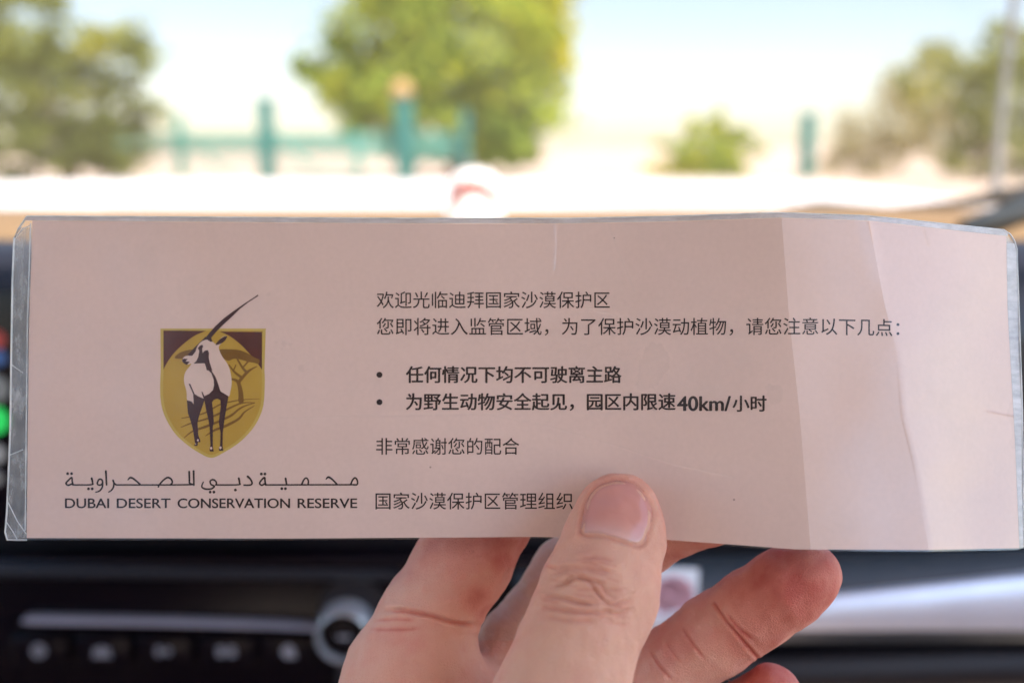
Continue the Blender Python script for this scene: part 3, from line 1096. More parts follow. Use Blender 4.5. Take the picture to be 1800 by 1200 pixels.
class Print:
    def __init__(s):
        s.v, s.f, s.mi = [], [], []

    def tri(s, verts2, faces, mi, off):
        k = len(s.v)
        s.v += [cardP(x, y, off) for x, y in verts2]
        s.f += [[i + k for i in q] for q in faces]
        s.mi += [mi] * len(faces)

    def poly(s, pts, mi, off):
        tess = tessellate_polygon([[Vector((x, y, 0)) for x, y in pts]])
        ys_ = [p[1] for p in pts]
        if max(ys_) - min(ys_) < 14:
            s.tri(pts, [list(q) for q in tess], mi, off)
            return
        bm = bmesh.new()
        bv = [bm.verts.new((p[0], p[1], 0)) for p in pts]
        for q in tess:
            try: bm.faces.new([bv[i] for i in q])
            except ValueError: pass
        yy = math.ceil(min(ys_) / 8) * 8 + 0.013
        while yy < max(ys_):
            bmesh.ops.bisect_plane(bm, geom=bm.verts[:] + bm.edges[:] + bm.faces[:], plane_co=(0, yy, 0), plane_no=(0, 1, 0))
            yy += 8
        bm.verts.index_update()
        s.tri([(v.co.x, v.co.y) for v in bm.verts], [[v.index for v in f.verts] for f in bm.faces], mi, off)
        bm.free()

    def disc(s, c, r, mi, off, n=20, ry=None):
        ry = ry or r
        s.poly([(c[0] + r * math.cos(2 * math.pi * i / n), c[1] + ry * math.sin(2 * math.pi * i / n)) for i in range(n)], mi, off)

    def stroke(s, pts, w, mi, off, sub=6):
        """smooth ribbon through pts; w number or list"""
        pts = [Vector(p) for p in pts]
        n = len(pts)
        if isinstance(w, (int, float)):
            w = [w] * n
        P_, W_ = [], []
        if n == 2:
            P_, W_ = pts, list(w)
        else:
            for i in range(n - 1):
                p0, p1, p2, p3 = pts[max(i - 1, 0)], pts[i], pts[i + 1], pts[min(i + 2, n - 1)]
                for k in range(sub):
                    u_ = k / sub
                    P_.append(0.5 * ((2 * p1) + (-p0 + p2) * u_ + (2 * p0 - 5 * p1 + 4 * p2 - p3) * u_ ** 2 + (-p0 + 3 * p1 - 3 * p2 + p3) * u_ ** 3))
                    W_.append(w[i] + (w[i + 1] - w[i]) * u_)
            P_.append(pts[-1]); W_.append(w[-1])
        vv = []
        for i, p in enumerate(P_):
            tg = (P_[min(i + 1, len(P_) - 1)] - P_[max(i - 1, 0)])
            if tg.length < 1e-9: tg = Vector((1, 0))
            tg.normalize()
            nn = Vector((-tg.y, tg.x)) * W_[i] * 0.5
            vv += [(p + nn)[:], (p - nn)[:]]
        ff = [[2 * i, 2 * i + 1, 2 * i + 3, 2 * i + 2] for i in range(len(P_) - 1)]
        s.tri(vv, ff, mi, off)
        for p, wd in ((P_[0], W_[0]), (P_[-1], W_[-1])):
            if wd > 1.0:
                s.disc(p, wd * 0.5, mi, off + 0.003, 10)

    def build(s, name, mats, parent):
        o = mesh_obj(name, s.v, s.f, mats, parent, smooth=False, midx=s.mi)
        return o


def z2(pts): return [(250 + x / 3.752, 500 + y / 3.75) for x, y in pts]
def z5(pts): return [(270 + x / 8.0, 500 + y / 8.0) for x, y in pts]
def z6(pts): return [(270 + x / 7.057, 640 + y / 7.057) for x, y in pts]


def smooth_closed(pts, sub=5):
    out_ = []
    n = len(pts)
    pts = [Vector(p) for p in pts]
    for i in range(n):
        p0, p1, p2, p3 = pts[i - 1], pts[i], pts[(i + 1) % n], pts[(i + 2) % n]
        for k in range(sub):
            u_ = k / sub
            q = 0.5 * ((2 * p1) + (-p0 + p2) * u_ + (2 * p0 - 5 * p1 + 4 * p2 - p3) * u_ ** 2 + (-p0 + 3 * p1 - 3 * p2 + p3) * u_ ** 3)
            out_.append(q[:])
    return out_


em = Print()
# 0 gold 1 gold light 2 maroon 3 olive 4 dark 5 white
shield = [(120, 290), (815, 290), (806, 560), (809, 650), (800, 790), (770, 880), (720, 960), (640, 1040), (540, 1105), (455, 1141), (370, 1105), (290, 1050), (220, 985), (165, 900), (130, 810), (118, 700), (122, 560)]
def curve_part(pts, keep):
    """Catmull smoothing of an open run"""
    q = [Vector(p) for p in pts]; out_ = []
    for i in range(len(q) - 1):
        p0, p1, p2, p3 = q[max(i - 1, 0)], q[i], q[i + 1], q[min(i + 2, len(q) - 1)]
        for k in range(6):
            u_ = k / 6
            out_.append((0.5 * ((2 * p1) + (-p0 + p2) * u_ + (2 * p0 - 5 * p1 + 4 * p2 - p3) * u_ ** 2 + (-p0 + 3 * p1 - 3 * p2 + p3) * u_ ** 3))[:])
    out_.append(q[-1][:])
    return out_
sh_full = [(120, 290), (815, 290)] + curve_part(shield[2:], 1)
em.poly(z2(sh_full), 1, 0.03)
cx_, cy_ = 463, 660
inner = [(cx_ + (x - cx_) * 0.945, cy_ + (y - cy_) * 0.96) for x, y in sh_full]
em.poly(z2(inner), 0, 0.045)
em.poly(z2([(140, 303), (422, 305)] + curve_part([(422, 305), (350, 335), (280, 385), (215, 445), (170, 505), (140, 560)], 1)[1:]), 2, 0.06)
em.poly(z2([(512, 310), (790, 312), (790, 562)] + curve_part([(790, 562), (765, 525), (720, 470), (660, 405), (600, 355), (555, 328), (512, 310)], 1)[1:-1]), 2, 0.06)
# acacia
em.poly(z2(smooth_closed([(505, 432), (570, 426), (640, 432), (690, 450), (740, 480), (772, 495), (768, 522), (735, 515), (690, 507), (640, 492), (600, 490), (568, 502), (530, 480)], 4)), 3, 0.075)
em.poly(z2(smooth_closed([(213, 483), (255, 445), (335, 428), (305, 462), (270, 487)], 4)), 3, 0.075)
em.stroke(z2([(652, 765), (648, 700), (630, 640), (590, 622)]), [10, 8, 6, 3], 3, 0.078)
em.stroke(z2([(638, 640), (690, 580), (725, 555), (755, 540)]), [6, 5, 3, 1.5], 3, 0.079)
em.stroke(z2([(690, 580), (660, 545), (628, 492)]), [5, 4, 3], 3, 0.080)
em.stroke(z2([(650, 608), (605, 572), (572, 528)]), [5, 3.5, 2], 3, 0.081)
em.stroke(z2([(662, 548), (702, 503)]), [3, 3], 3, 0.082)
em.stroke(z2([(600, 570), (618, 530)]), [2.5, 2], 3, 0.083)
# dune lines
em.stroke(z6([(345, 670), (500, 640), (640, 600), (820, 500), (930, 470), (1100, 440), (1320, 430)]), [1.2, 2.4, 2.6, 2.4, 2.2, 1.8, 0.6], 3, 0.084)
em.stroke(z6([(340, 780), (480, 725), (650, 678), (820, 608), (950, 540), (1100, 480), (1260, 476)]), [1.2, 2.8, 3.0, 4.0, 3.6, 2.6, 1.0], 3, 0.085)
em.stroke(z6([(375, 915), (480, 832), (640, 775), (800, 712), (960, 635), (1060, 555), (1150, 510), (1255, 480)]), [1, 2.8, 4.6, 4.0, 4.2, 3.4, 2.4, 1.0], 3, 0.086)
em.stroke(z6([(640, 890), (760, 815), (880, 770), (1050, 680), (1130, 590), (1250, 515)]), [1.0, 4.0, 4.8, 4.4, 2.8, 1.0], 3, 0.087)
# oryx: pale body
em.poly(z2(smooth_closed([(262, 500), (282, 472), (325, 465), (347, 438), (362, 400), (395, 368), (430, 358), (462, 374), (488, 392), (520, 352), (556, 338), (545, 368), (508, 402), (508, 432), (530, 478), (560, 520), (580, 570), (590, 640), (582, 700), (566, 742), (510, 715), (470, 735), (410, 755), (345, 760), (335, 795), (298, 768), (292, 700), (276, 640), (283, 580), (325, 522), (302, 526), (276, 518)], 3)), 5, 0.095)
# horn, ear
em.poly(z2([(408, 364), (440, 322), (480, 276), (540, 221), (600, 176), (680, 122), (745, 80), (762, 66), (767, 74), (752, 84), (700, 117), (642, 162), (592, 212), (542, 257), (492, 307), (455, 350), (464, 380), (440, 362)]), 4, 0.11)
em.poly(z2(smooth_closed([(484, 399), (500, 372), (530, 348), (559, 339), (550, 364), (525, 386)], 3)), 4, 0.11)
em.poly(z5([(728, 735), (640, 820), (560, 900), (520, 950), (470, 985), (500, 1000), (545, 1000), (590, 940), (610, 880), (640, 830), (690, 790), (750, 770), (800, 806), (825, 802), (790, 756)]), 4, 0.113)
em.poly(z5([(400, 1050), (430, 1042), (480, 1045), (450, 1080), (512, 1085), (490, 1105), (465, 1130), (430, 1110), (405, 1085)]), 4, 0.113)
em.poly(z5([(622, 892), (650, 860), (685, 843), (697, 870), (682, 905), (688, 962), (720, 930), (760, 920), (780, 960), (775, 1020), (790, 1100), (826, 1205), (748, 1205), (720, 1107), (650, 1107), (562, 1111), (600, 1075), (628, 1020), (642, 935)]), 4, 0.113)
em.poly(z6([(640, 0), (655, 50), (715, 110), (745, 190), (750, 260), (735, 320), (690, 365), (630, 395), (605, 338), (593, 345), (620, 425), (560, 400), (510, 370), (455, 243), (433, 240), (490, 370), (500, 500), (470, 460), (413, 445), (425, 600), (465, 720), (490, 820), (510, 960), (520, 985), (500, 1000), (510, 1012), (545, 1010), (550, 962), (575, 967), (582, 950), (555, 880), (545, 720), (570, 620), (600, 540), (630, 450), (650, 560), (680, 690), (695, 780), (705, 1000), (693, 1060), (700, 1081), (746, 1081), (735, 1020), (735, 770), (747, 720), (740, 600), (725, 470), (750, 440), (790, 425), (830, 445), (832, 530), (820, 620), (808, 720), (830, 850), (825, 1000), (808, 1050), (815, 1071), (866, 1072), (856, 1020), (858, 850), (875, 720), (900, 560), (915, 470), (930, 396), (830, 335), (800, 240), (770, 160), (720, 80), (705, 0)]), 4, 0.118)
for cx2, cy2, r2 in ((714, 1040, 14), (829, 1034, 14), (549, 941, 11), (524, 990, 5)):
    em.disc(z6([(cx2, cy2)])[0], r2 / 7.057, 5, 0.128, 14, r2 * 1.25 / 7.057)
emblem = em.build('emblem', [M['ink_gold'], M['ink_gold_light'], M['ink_maroon'], M['ink_olive'], M['ink_dark'], M['ink_white']], card)

# arabic line, drawn as pen strokes
ar = Print()
OFFC = [0.05]
def za(pts): return [(100 + x / 3.3333, 810 + y / 3.3333) for x, y in pts]
def A(pts, w=10):
    OFFC[0] += 0.0008
    ar.stroke(za(pts), [q / 3.3333 for q in w] if isinstance(w, list) else w / 3.3333, 0, OFFC[0])
def dot(x, y, r=8.5):
    OFFC[0] += 0.0008
    ar.disc(za([(x, y)])[0], r / 3.3333, 0, OFFC[0], 12)
A([(1728, 138), (1222, 139)], 9)
A([(1722, 137), (1732, 112), (1746, 98), (1758, 108), (1762, 126), (1757, 138), (1735, 138)])
A([(1577, 106), (1590, 94), (1610, 104), (1640, 134)], [6, 12, 11, 10])
A([(1434, 137), (1448, 108), (1462, 99), (1473, 114), (1472, 137)])
A([(1340, 102), (1346, 137)], [13, 10]); dot(1318, 161); dot(1339, 161)
A([(1225, 139), (1220, 122), (1217, 96), (1198, 112), (1188, 130), (1200, 141), (1219, 132)])
dot(1198, 75); dot(1219, 75)
A([(1118, 90), (1134, 106), (1144, 128), (1132, 140), (1096, 140)], [13, 11, 10, 10, 9])
A([(1066, 101), (1070, 126), (1062, 138), (930, 139)], [13, 10, 9, 9]); dot(1046, 169)
A([(935, 139), (932, 120), (914, 108), (898, 118), (903, 136), (922, 147), (905, 162), (870, 163), (849, 150), (858, 122)], [9, 10, 10, 9, 10, 10, 10, 11, 9, 7])
dot(898, 181); dot(920, 181)
A([(801, 58), (803, 140)], [12, 10])
A([(775, 62), (776, 126), (766, 138), (345, 139)], [12, 10, 9, 9])
A([(594, 152), (602, 136), (626, 110), (650, 96), (670, 106), (676, 126), (664, 138)], [8, 10, 10, 11, 11, 10, 9])
A([(416, 110), (430, 97), (450, 104), (488, 136)], [6, 12, 11, 9])
A([(350, 139), (336, 130), (329, 112)], [9, 10, 11])
A([(334, 124), (332, 150), (320, 170), (303, 181)], [10, 10, 9, 7])
A([(287, 58), (291, 139)], [12, 10])
A([(237, 128), (246, 108), (262, 108), (268, 126), (258, 139), (241, 138), (236, 127)])
A([(268, 122), (266, 152), (250, 174), (226, 182)], [10, 10, 9, 6])
A([(204, 101), (209, 126), (200, 138), (92, 139)], [13, 10, 9, 9]); dot(185, 162); dot(207, 162)
A([(95, 139), (90, 120), (87, 96), (68, 112), (53, 130), (66, 141), (88, 133)])
dot(63, 73); dot(86, 73)
ar.build('arabic_lettering', [M['ink']], card)


def text_mesh(body, offset=0.0, spacing=1.0):
    cu = bpy.data.curves.new('lettering', 'FONT')
    cu.body = body
    cu.size = 1.0
    cu.offset = offset
    cu.space_character = spacing
    cu.resolution_u = 6
    cu.fill_mode = 'FRONT'
    o = bpy.data.objects.new('lettering', cu)
    COL.objects.link(o)
    bpy.context.view_layer.update()
    dg = bpy.context.evaluated_depsgraph_get()
    me = bpy.data.meshes.new_from_object(o.evaluated_get(dg))
    bpy.data.objects.remove(o)
    v = np.zeros(len(me.vertices) * 3); me.vertices.foreach_get('co', v)
    v = v.reshape(-1, 3)[:, :2]
    f = [list(p.vertices) for p in me.polygons]
    bpy.data.meshes.remove(me)
    bpy.data.curves.remove(cu)
    return v, f


def put_bold(pr, body, x0, x1, yc, h=None, e=0.75):
    for i, (dx, dy) in enumerate(((0, 0), (-e, 0), (e, 0), (0, -e * 0.6), (0, e * 0.6), (-e * 0.6, e * 0.4), (e * 0.6, -e * 0.4))):
        put_text(pr, body, x0 + dx, x1 + dx, yc + dy, h, off=0.05 + 0.004 * i)


def put_text(pr, body, x0, x1, yc, h=None, offset=0.0, spacing=1.0, off=0.05, warp=None):
    v, f = text_mesh(body, offset, spacing)
    mn, mxx = v.min(0), v.max(0)
    sx = (x1 - x0) / (mxx[0] - mn[0])
    sy = sx if h is None else h / (mxx[1] - mn[1])
    yc0 = (mn[1] + mxx[1]) / 2
    # cut long triangles where the card folds
    bm = bmesh.new()
    bv = [bm.verts.new((x0 + (x - mn[0]) * sx, yc - (y - yc0) * sy, 0)) for x, y in v]
    for q in f:
        try: bm.faces.new([bv[i] for i in q])
        except ValueError: pass
    if x1 > 1000:
        cuts = list(range(980, 1700, 40))
        for cxx in cuts:
            bmesh.ops.bisect_plane(bm, geom=bm.verts[:] + bm.edges[:] + bm.faces[:], plane_co=(cxx, 0, 0), plane_no=(1, 0, 0))
        for cr in (crA, crB):
            xx = cr(yc); dx = (cr(yc + 20) - cr(yc - 20)) / 40
            bmesh.ops.bisect_plane(bm, geom=bm.verts[:] + bm.edges[:] + bm.faces[:], plane_co=(xx, yc, 0), plane_no=(1, -dx, 0))
    bm.verts.index_update()
    vv = [(p.co.x, p.co.y + (warp(p.co.x) if warp else 0)) for p in bm.verts]
    ff = [[p.index for p in q.verts] for q in bm.faces]
    bm.free()
    pr.tri(vv, ff, 0, off)


TH = 0.003
BD = 0.020
for body, x0, x1, yc in (("欢迎光临迪拜国家沙漠保护区", 662, 1072, 527), ("非常感谢您的配合", 661, 913, 784), ("国家沙漠保护区管理组织", 660, 1007, 880)):
    p = Print(); put_text(p, body, x0, x1, yc, offset=TH)
    p.build('text_line', [M['ink']], card)
p = Print()
put_text(p, "您即将进入监管区域，为了保护沙漠动植物，请您注意以下几点：", 662, 1581, 574, offset=TH, warp=interp([(1300, 0), (1450, -0.5), (1600, 3)]))
p.build('text_line', [M['ink']], card)
p = Print()
put_bold(p, "任何情况下均不可驶离主路", 714, 1092, 658)
p.disc((667, 658.5), 5.2, 0, 0.05)
p.build('text_line', [M['ink']], card)
p = Print()
put_bold(p, "为野生动物安全起见，园区内限速", 714, 1187, 706)
put_bold(p, "40km/", 1191, 1284, 709, h=25.5, e=1.0)
put_bold(p, "小时", 1288, 1347, 709)
p.disc((667, 706.5), 5.2, 0, 0.05)
p.build('text_line', [M['ink']], card)
p = Print()
for wd, x0, x1 in (("DUBAI", 114, 192), ("DESERT", 205, 300), ("CONSERVATION", 312, 510), ("RESERVE", 523, 628)):
    put_bold(p, wd, x0 + 0.5, x1 - 0.5, 884, h=16.8, e=0.45)
p.build('text_line', [M['ink']], card)

# ------------------------------------------------------------------ THE HAND
# joints: photo pixel, distance (mm), radius (mm)
def J(px, py, d, r):
    return np.array([(px - 900) / FPX * d, (600 - py) / FPX * d, -d, r], dtype=np.float32)


def chain(*js):
    return [J(*j) for j in js]


prims = []   # (a, b, squash, k, group)
def add_chain(c, group, sq=None):
    for i in range(len(c) - 1):
        prims.append((c[i], c[i + 1], sq, group))


TD = card_d(1088, 890) - 7.4
thumb = chain((1088, 902, TD, 9.1 * TD / 230.5), (1082, 945, TD - 2.5, 10.3 * TD / 230.5), (1052, 1045, TD - 9.5, 12.0 * (TD - 9.5) / 220), (1012, 1140, TD - 15, 11.5 * (TD - 15) / 217), (985, 1225, 220, 13.0), (900, 1400, 238, 17.5))
index = chain((886, 866, 266, 11.4), (815, 985, 265.5, 11.9), (752, 1086, 263, 12.1), (701, 1175, 259, 12.1), (672, 1300, 254, 16.0))
middle = chain((1330, 850, 251, 7.6), (1250, 888, 255, 8.8), (1120, 945, 270, 9.8), (1010, 1015, 280, 11.4), (920, 1140, 278, 12.0), (870, 1300, 268, 14.0))
ring = chain((1420, 1010, 251.5, 8.0), (1385, 1030, 254, 9.1), (1325, 1070, 259.5, 9.6), (1262, 1112, 265, 9.8), (1150, 1195, 272, 11.0), (985, 1350, 270, 13.5))
little = chain((1356, 1217, 262, 7.4), (1310, 1260, 264, 8.2), (1220, 1330, 268, 9.0), (1090, 1430, 266, 12.0))
wrist = chain((850, 1480, 256, 22.0), (860, 1640, 250, 23.0), (880, 1950, 238, 26.0))
palm = [chain((705, 1215, 258, 11.5), (800, 1460, 256, 21.0)), chain((870, 1300, 268, 12.0), (850, 1460, 260, 18.0)),
        chain((985, 1350, 268, 12.0), (880, 1480, 258, 18.0)), chain((1090, 1430, 264, 12.0), (920, 1520, 256, 19.0)), chain((900, 1400, 240, 16.0), (830, 1500, 252, 20.0)),
        chain((745, 1190, 256, 13.0), (870, 1290, 262, 11.5)), chain((880, 1300, 264, 12), (1000, 1370, 266, 12))]
groups = {'thumb': thumb, 'index': index, 'middle': middle, 'ring': ring, 'little': little}

RES = 0.75
lo_ = np.array([-50.0, -205.0, -300.0], dtype=np.float32)
hi_ = np.array([84.0, -26.0, -196.0], dtype=np.float32)
nxyz = np.ceil((hi_ - lo_) / RES).astype(int) + 1
gx = lo_[0] + RES * np.arange(nxyz[0], dtype=np.float32)
gy = lo_[1] + RES * np.arange(nxyz[1], dtype=np.float32)
gz = lo_[2] + RES * np.arange(nxyz[2], dtype=np.float32)


def cone_sdf(a, b_, X, Y_, Z, sq=None):
    ab = b_[:3] - a[:3]
    L2 = float(ab @ ab)
    px_, py_, pz_ = X - a[0], Y_ - a[1], Z - a[2]
    h = np.clip((px_ * ab[0] + py_ * ab[1] + pz_ * ab[2]) / L2, 0, 1)
    px_ = px_ - h * ab[0]; py_ = py_ - h * ab[1]; pz_ = pz_ - h * ab[2]
    if sq is not None:
        nv_, s_ = sq
        dp = px_ * nv_[0] + py_ * nv_[1] + pz_ * nv_[2]
        kx = dp * (1 / s_ - 1)
        px_ = px_ + kx * nv_[0]; py_ = py_ + kx * nv_[1]; pz_ = pz_ + kx * nv_[2]
    return np.sqrt(px_ * px_ + py_ * py_ + pz_ * pz_) - (a[3] + (b_[3] - a[3]) * h)


def smin(a, b_, k):
    h = np.maximum(k - np.abs(a - b_), 0) / k
    return np.minimum(a, b_) - h * h * k * 0.25


def chain_sdf(c, X, Y_, Z, k=4.0, sqs=None):
    d = None
    for i in range(len(c) - 1):
        e = cone_sdf(c[i], c[i + 1], X, Y_, Z, sqs[i] if sqs else None)
        d = e if d is None else smin(d, e, k)
    return d


X, Y_, Z = gx[:, None, None], gy[None, :, None], gz[None, None, :]
view_n = np.array([0.05, 0.25, 0.965]); view_n /= np.linalg.norm(view_n)
D = chain_sdf(thumb, X, Y_, Z, 5.0, [(view_n, 0.80), (view_n, 0.86), (view_n, 0.94), None, None])
pal = chain_sdf(wrist, X, Y_, Z, 8)
for c in palm:
    pal = smin(pal, chain_sdf(c, X, Y_, Z, 6), 9.0)
fin = chain_sdf(index, X, Y_, Z, 4.0)
for c, k in ((middle, 2.0), (ring, 2.0), (little, 2.0)):
    fin = smin(fin, chain_sdf(c, X, Y_, Z, 4.0), k)
body_ = smin(pal, fin, 7.0)
D = smin(D, body_, 3.0)
# web between thumb base and palm
D = smin(D, cone_sdf(J(905, 1330, 246, 13), J(985, 1260, 226, 11), X, Y_, Z), 8.0).astype(np.float32)


def surface_nets(D):
    ins = D < 0
    nx_, ny_, nz_ = D.shape
    cs = [(0, 0, 0), (1, 0, 0), (0, 1, 0), (1, 1, 0), (0, 0, 1), (1, 0, 1), (0, 1, 1), (1, 1, 1)]
    sl = lambda A_, c: A_[c[0]:nx_ - 1 + c[0], c[1]:ny_ - 1 + c[1], c[2]:nz_ - 1 + c[2]]
    cnt = sum(sl(ins, c).astype(np.int8) for c in cs)
    act = (cnt > 0) & (cnt < 8)
    idx = np.full(act.shape, -1, dtype=np.int64)
    I = np.argwhere(act)
    idx[act] = np.arange(len(I))
    acc = np.zeros((len(I), 3)); num = np.zeros(len(I))
    vals = {c: sl(D, c)[act] for c in cs}
    for a in cs:
        for b_ in cs:
            if sum(b_) == sum(a) + 1 and all(q >= p_ for p_, q in zip(a, b_)):
                va, vb = vals[a], vals[b_]
                cross = (va < 0) != (vb < 0)
                tt = np.where(cross, va / np.where(va == vb, 1, va - vb), 0)
                pos = np.array(a)[None, :] + tt[:, None] * (np.array(b_) - np.array(a))[None, :]
                acc += np.where(cross[:, None], pos, 0); num += cross
    V = (I + acc / num[:, None])
    F = []
    for ax in range(3):
        o1, o2 = [(1, 2), (2, 0), (0, 1)][ax]
        A0 = np.moveaxis(ins, ax, 0)
        e = np.argwhere(np.moveaxis(A0[:-1] != A0[1:], 0, ax))
        ok = (e[:, o1] > 0) & (e[:, o2] > 0) & (e[:, o1] < D.shape[o1] - 1) & (e[:, o2] < D.shape[o2] - 1)
        e = e[ok]
        def cell(d1, d2):
            q = e.copy(); q[:, o1] += d1; q[:, o2] += d2
            return idx[q[:, 0], q[:, 1], q[:, 2]]
        quad = np.stack([cell(-1, -1), cell(0, -1), cell(0, 0), cell(-1, 0)], 1)
        flip = ~ins[e[:, 0], e[:, 1], e[:, 2]]
        quad[flip] = quad[flip][:, ::-1]
        F.append(quad)
    return V, np.concatenate(F)


V, F = surface_nets(D)
V = lo_ + V * RES


def lap(V, F, it, lam_):
    n = len(V)
    E = np.concatenate([F[:, [0, 1]], F[:, [1, 2]], F[:, [2, 3]], F[:, [3, 0]]])
    E = np.concatenate([E, E[:, ::-1]])
    deg = np.bincount(E[:, 0], minlength=n)[:, None]
    for _ in range(it):
        for l_ in (lam_, -lam_ * 1.02):
            S = np.stack([np.bincount(E[:, 0], weights=V[E[:, 1], k], minlength=n) for k in range(3)], 1)
            V = V + l_ * (S / np.maximum(deg, 1) - V)
    return V


V = lap(V, F, 6, 0.5)
# refine once so that creases can be sculpted
me = bpy.data.meshes.new('hand_base')
me.from_pydata(V.tolist(), [], F.tolist())
ob = bpy.data.objects.new('hand_base', me)
COL.objects.link(ob)
ms = ob.modifiers.new('s', 'SUBSURF'); ms.levels = 1; ms.render_levels = 1
bpy.context.view_layer.update()
me2 = bpy.data.meshes.new_from_object(ob.evaluated_get(bpy.context.evaluated_depsgraph_get()))
bpy.data.objects.remove(ob)
nV = len(me2.vertices)
V = np.zeros(nV * 3); me2.vertices.foreach_get('co', V); V = V.reshape(-1, 3)
N = np.zeros(nV * 3); me2.vertices.foreach_get('normal', N); N = N.reshape(-1, 3)
F = np.zeros(len(me2.polygons) * 4, int); me2.polygons.foreach_get('vertices', F); F = F.reshape(-1, 4)
bpy.data.meshes.remove(me2)

# which finger is each vertex on
gd = {}
for nme, c in groups.items():
    gd[nme] = chain_sdf(c, V[:, 0], V[:, 1], V[:, 2])
gd['palm'] = chain_sdf(palm[0], V[:, 0], V[:, 1], V[:, 2])
ppx = 900 + V[:, 0] / -V[:, 2] * FPX
ppy = 600 - V[:, 1] / -V[:, 2] * FPX


def crease_field(pts, w):
    q = [np.array(p, float) for p in curve_part(pts, 1)] if len(pts) > 2 else [np.array(p, float) for p in pts]
    best = np.full(nV, 1e9)
    for a, b_ in zip(q[:-1], q[1:]):
        ab = b_ - a
        h = np.clip(((ppx - a[0]) * ab[0] + (ppy - a[1]) * ab[1]) / max(ab @ ab, 1e-9), 0, 1)
        dd = np.hypot(ppx - a[0] - h * ab[0], ppy - a[1] - h * ab[1])
        best = np.minimum(best, dd)
    # ends fade
    ea = np.hypot(ppx - q[0][0], ppy - q[0][1]); eb = np.hypot(ppx - q[-1][0], ppy - q[-1][1])
    L = sum(np.linalg.norm(b_ - a) for a, b_ in zip(q[:-1], q[1:]))
    fade = np.clip(np.minimum(ea, eb) / (0.18 * L + 1e-6), 0, 1)
    return best, fade


front = np.clip(N[:, 2] * 3.0 + 0.6, 0, 1)
disp = np.zeros(nV)
tint = np.zeros(nV)


def crease(pts, w, depth, grp, ridge=0.35, fade_ends=True):
    global disp, tint
    best, fade = crease_field(pts, w)
    if not fade_ends: fade = np.ones(nV)
    on = front * (gd[grp] < 1.6) if grp else front
    g_ = np.exp(-(best / w) ** 2)
    rg = np.exp(-((best - 2.4 * w) / (1.3 * w)) ** 2)
    disp = disp + on * fade * (-depth * g_ + ridge * depth * rg)
    tint = np.maximum(tint, on * fade * g_)


# thumb knuckle wrinkles
T = 'thumb'
crease([(962, 1010), (1000, 1000), (1040, 998), (1085, 1010)], 4.0, 0.405, T)
crease([(985, 1030), (1010, 1015), (1035, 1022), (1052, 1045), (1072, 1062), (1098, 1056), (1112, 1050)], 3.2, 0.50, T)
crease([(1000, 1020), (1030, 1016), (1055, 1025), (1065, 1042), (1078, 1050)], 3.0, 0.405, T)
crease([(950, 1046), (985, 1050), (1020, 1058), (1045, 1062)], 3.6, 0.567, T)
crease([(948, 1062), (990, 1070), (1035, 1076), (1085, 1072)], 3.6, 0.405, T)
crease([(972, 1030), (990, 1026), (1005, 1018)], 3.4, 0.472, T)
crease([(1060, 1068), (1080, 1078), (1110, 1072)], 3.2, 0.378, T)
crease([(955, 1082), (1000, 1090), (1050, 1090)], 4.0, 0.243, T)
crease([(1010, 985), (1045, 980), (1080, 986)], 4.0, 0.203, T)
_rw = random.Random(3)
for _ in range(26):
    wx, wy, wl = _rw.uniform(960, 1100), _rw.uniform(990, 1098), _rw.uniform(10, 26)
    sl = _rw.uniform(-0.1, 0.35)
    crease([(wx - wl, wy - sl * wl), (wx, wy + _rw.uniform(-3, 3)), (wx + wl, wy + sl * wl)], _rw.uniform(1.8, 2.6), _rw.uniform(0.06, 0.16), T)
# nail folds
nail_out = [(1020, 936), (1024, 905), (1034, 872), (1056, 850), (1087, 843), (1118, 852), (1138, 876), (1147, 900), (1143, 928), (1133, 953), (1120, 959), (1092, 951), (1055, 942), (1028, 940)]
nail_c = np.array([1086, 902.0])
crease(nail_out + nail_out[:1], 3.4, 0.35, T, ridge=0.55, fade_ends=False)
# index base crease and palm folds
crease([(672, 1072), (712, 1073), (755, 1081), (800, 1094), (850, 1098)], 3.6, 0.80, 'index')
crease([(645, 1105), (700, 1106), (745, 1103)], 3.4, 0.18, 'index')
crease([(655, 1090), (700, 1088), (730, 1090)], 3.0, 0.12, 'index')
crease([(625, 1160), (660, 1148), (690, 1158), (740, 1180), (800, 1192)], 4.5, 0.45, 'palm')
crease([(605, 1176), (650, 1178), (700, 1186), (760, 1204)], 4.5, 0.40, 'palm')
crease([(650, 1136), (690, 1128), (730, 1132)], 4.0, 0.22, 'palm')
crease([(790, 1120), (800, 1150), (790, 1185)], 7.0, 0.5, 'palm')
crease([(600, 1195), (640, 1200), (690, 1212)], 4.0, 0.3, 'palm')
# ring finger joint creases
crease([(1255, 1060), (1270, 1082), (1292, 1110), (1330, 1154)], 2.8, 0.45, 'ring', fade_ends=False)
crease([(1275, 1075), (1300, 1106), (1326, 1126)], 2.8, 0.25, 'ring')
crease([(1195, 1095), (1208, 1118), (1240, 1160)], 2.6, 0.25, 'ring')
crease([(1140, 1140), (1158, 1170), (1185, 1198)], 2.8, 0.32, 'ring')
crease([(1165, 1120), (1185, 1150), (1200, 1165)], 2.6, 0.15, 'ring')
# middle finger: fine transverse lines
for i in range(12):
    a = (868 + i * 11, 1088 - i * 12)
    crease([(a[0] - 14, a[1] - 16), (a[0] + 8, a[1] + 4), (a[0] + 34, a[1] + 18)], 2.6, 0.05, 'middle')
# fine uneven relief so the skin is not one smooth tube
rl = np.zeros(nV)
for q_ in range(46):
    kv = RNG.normal(size=3); kv /= np.linalg.norm(kv); wl = RNG.uniform(2.2, 9.0)
    rl += np.sin(V @ kv * (2 * math.pi / wl) + RNG.uniform(0, 6.28)) * (wl / 9.0) ** 0.8
disp = disp + 0.030 * rl
V = V + N * disp[:, None]
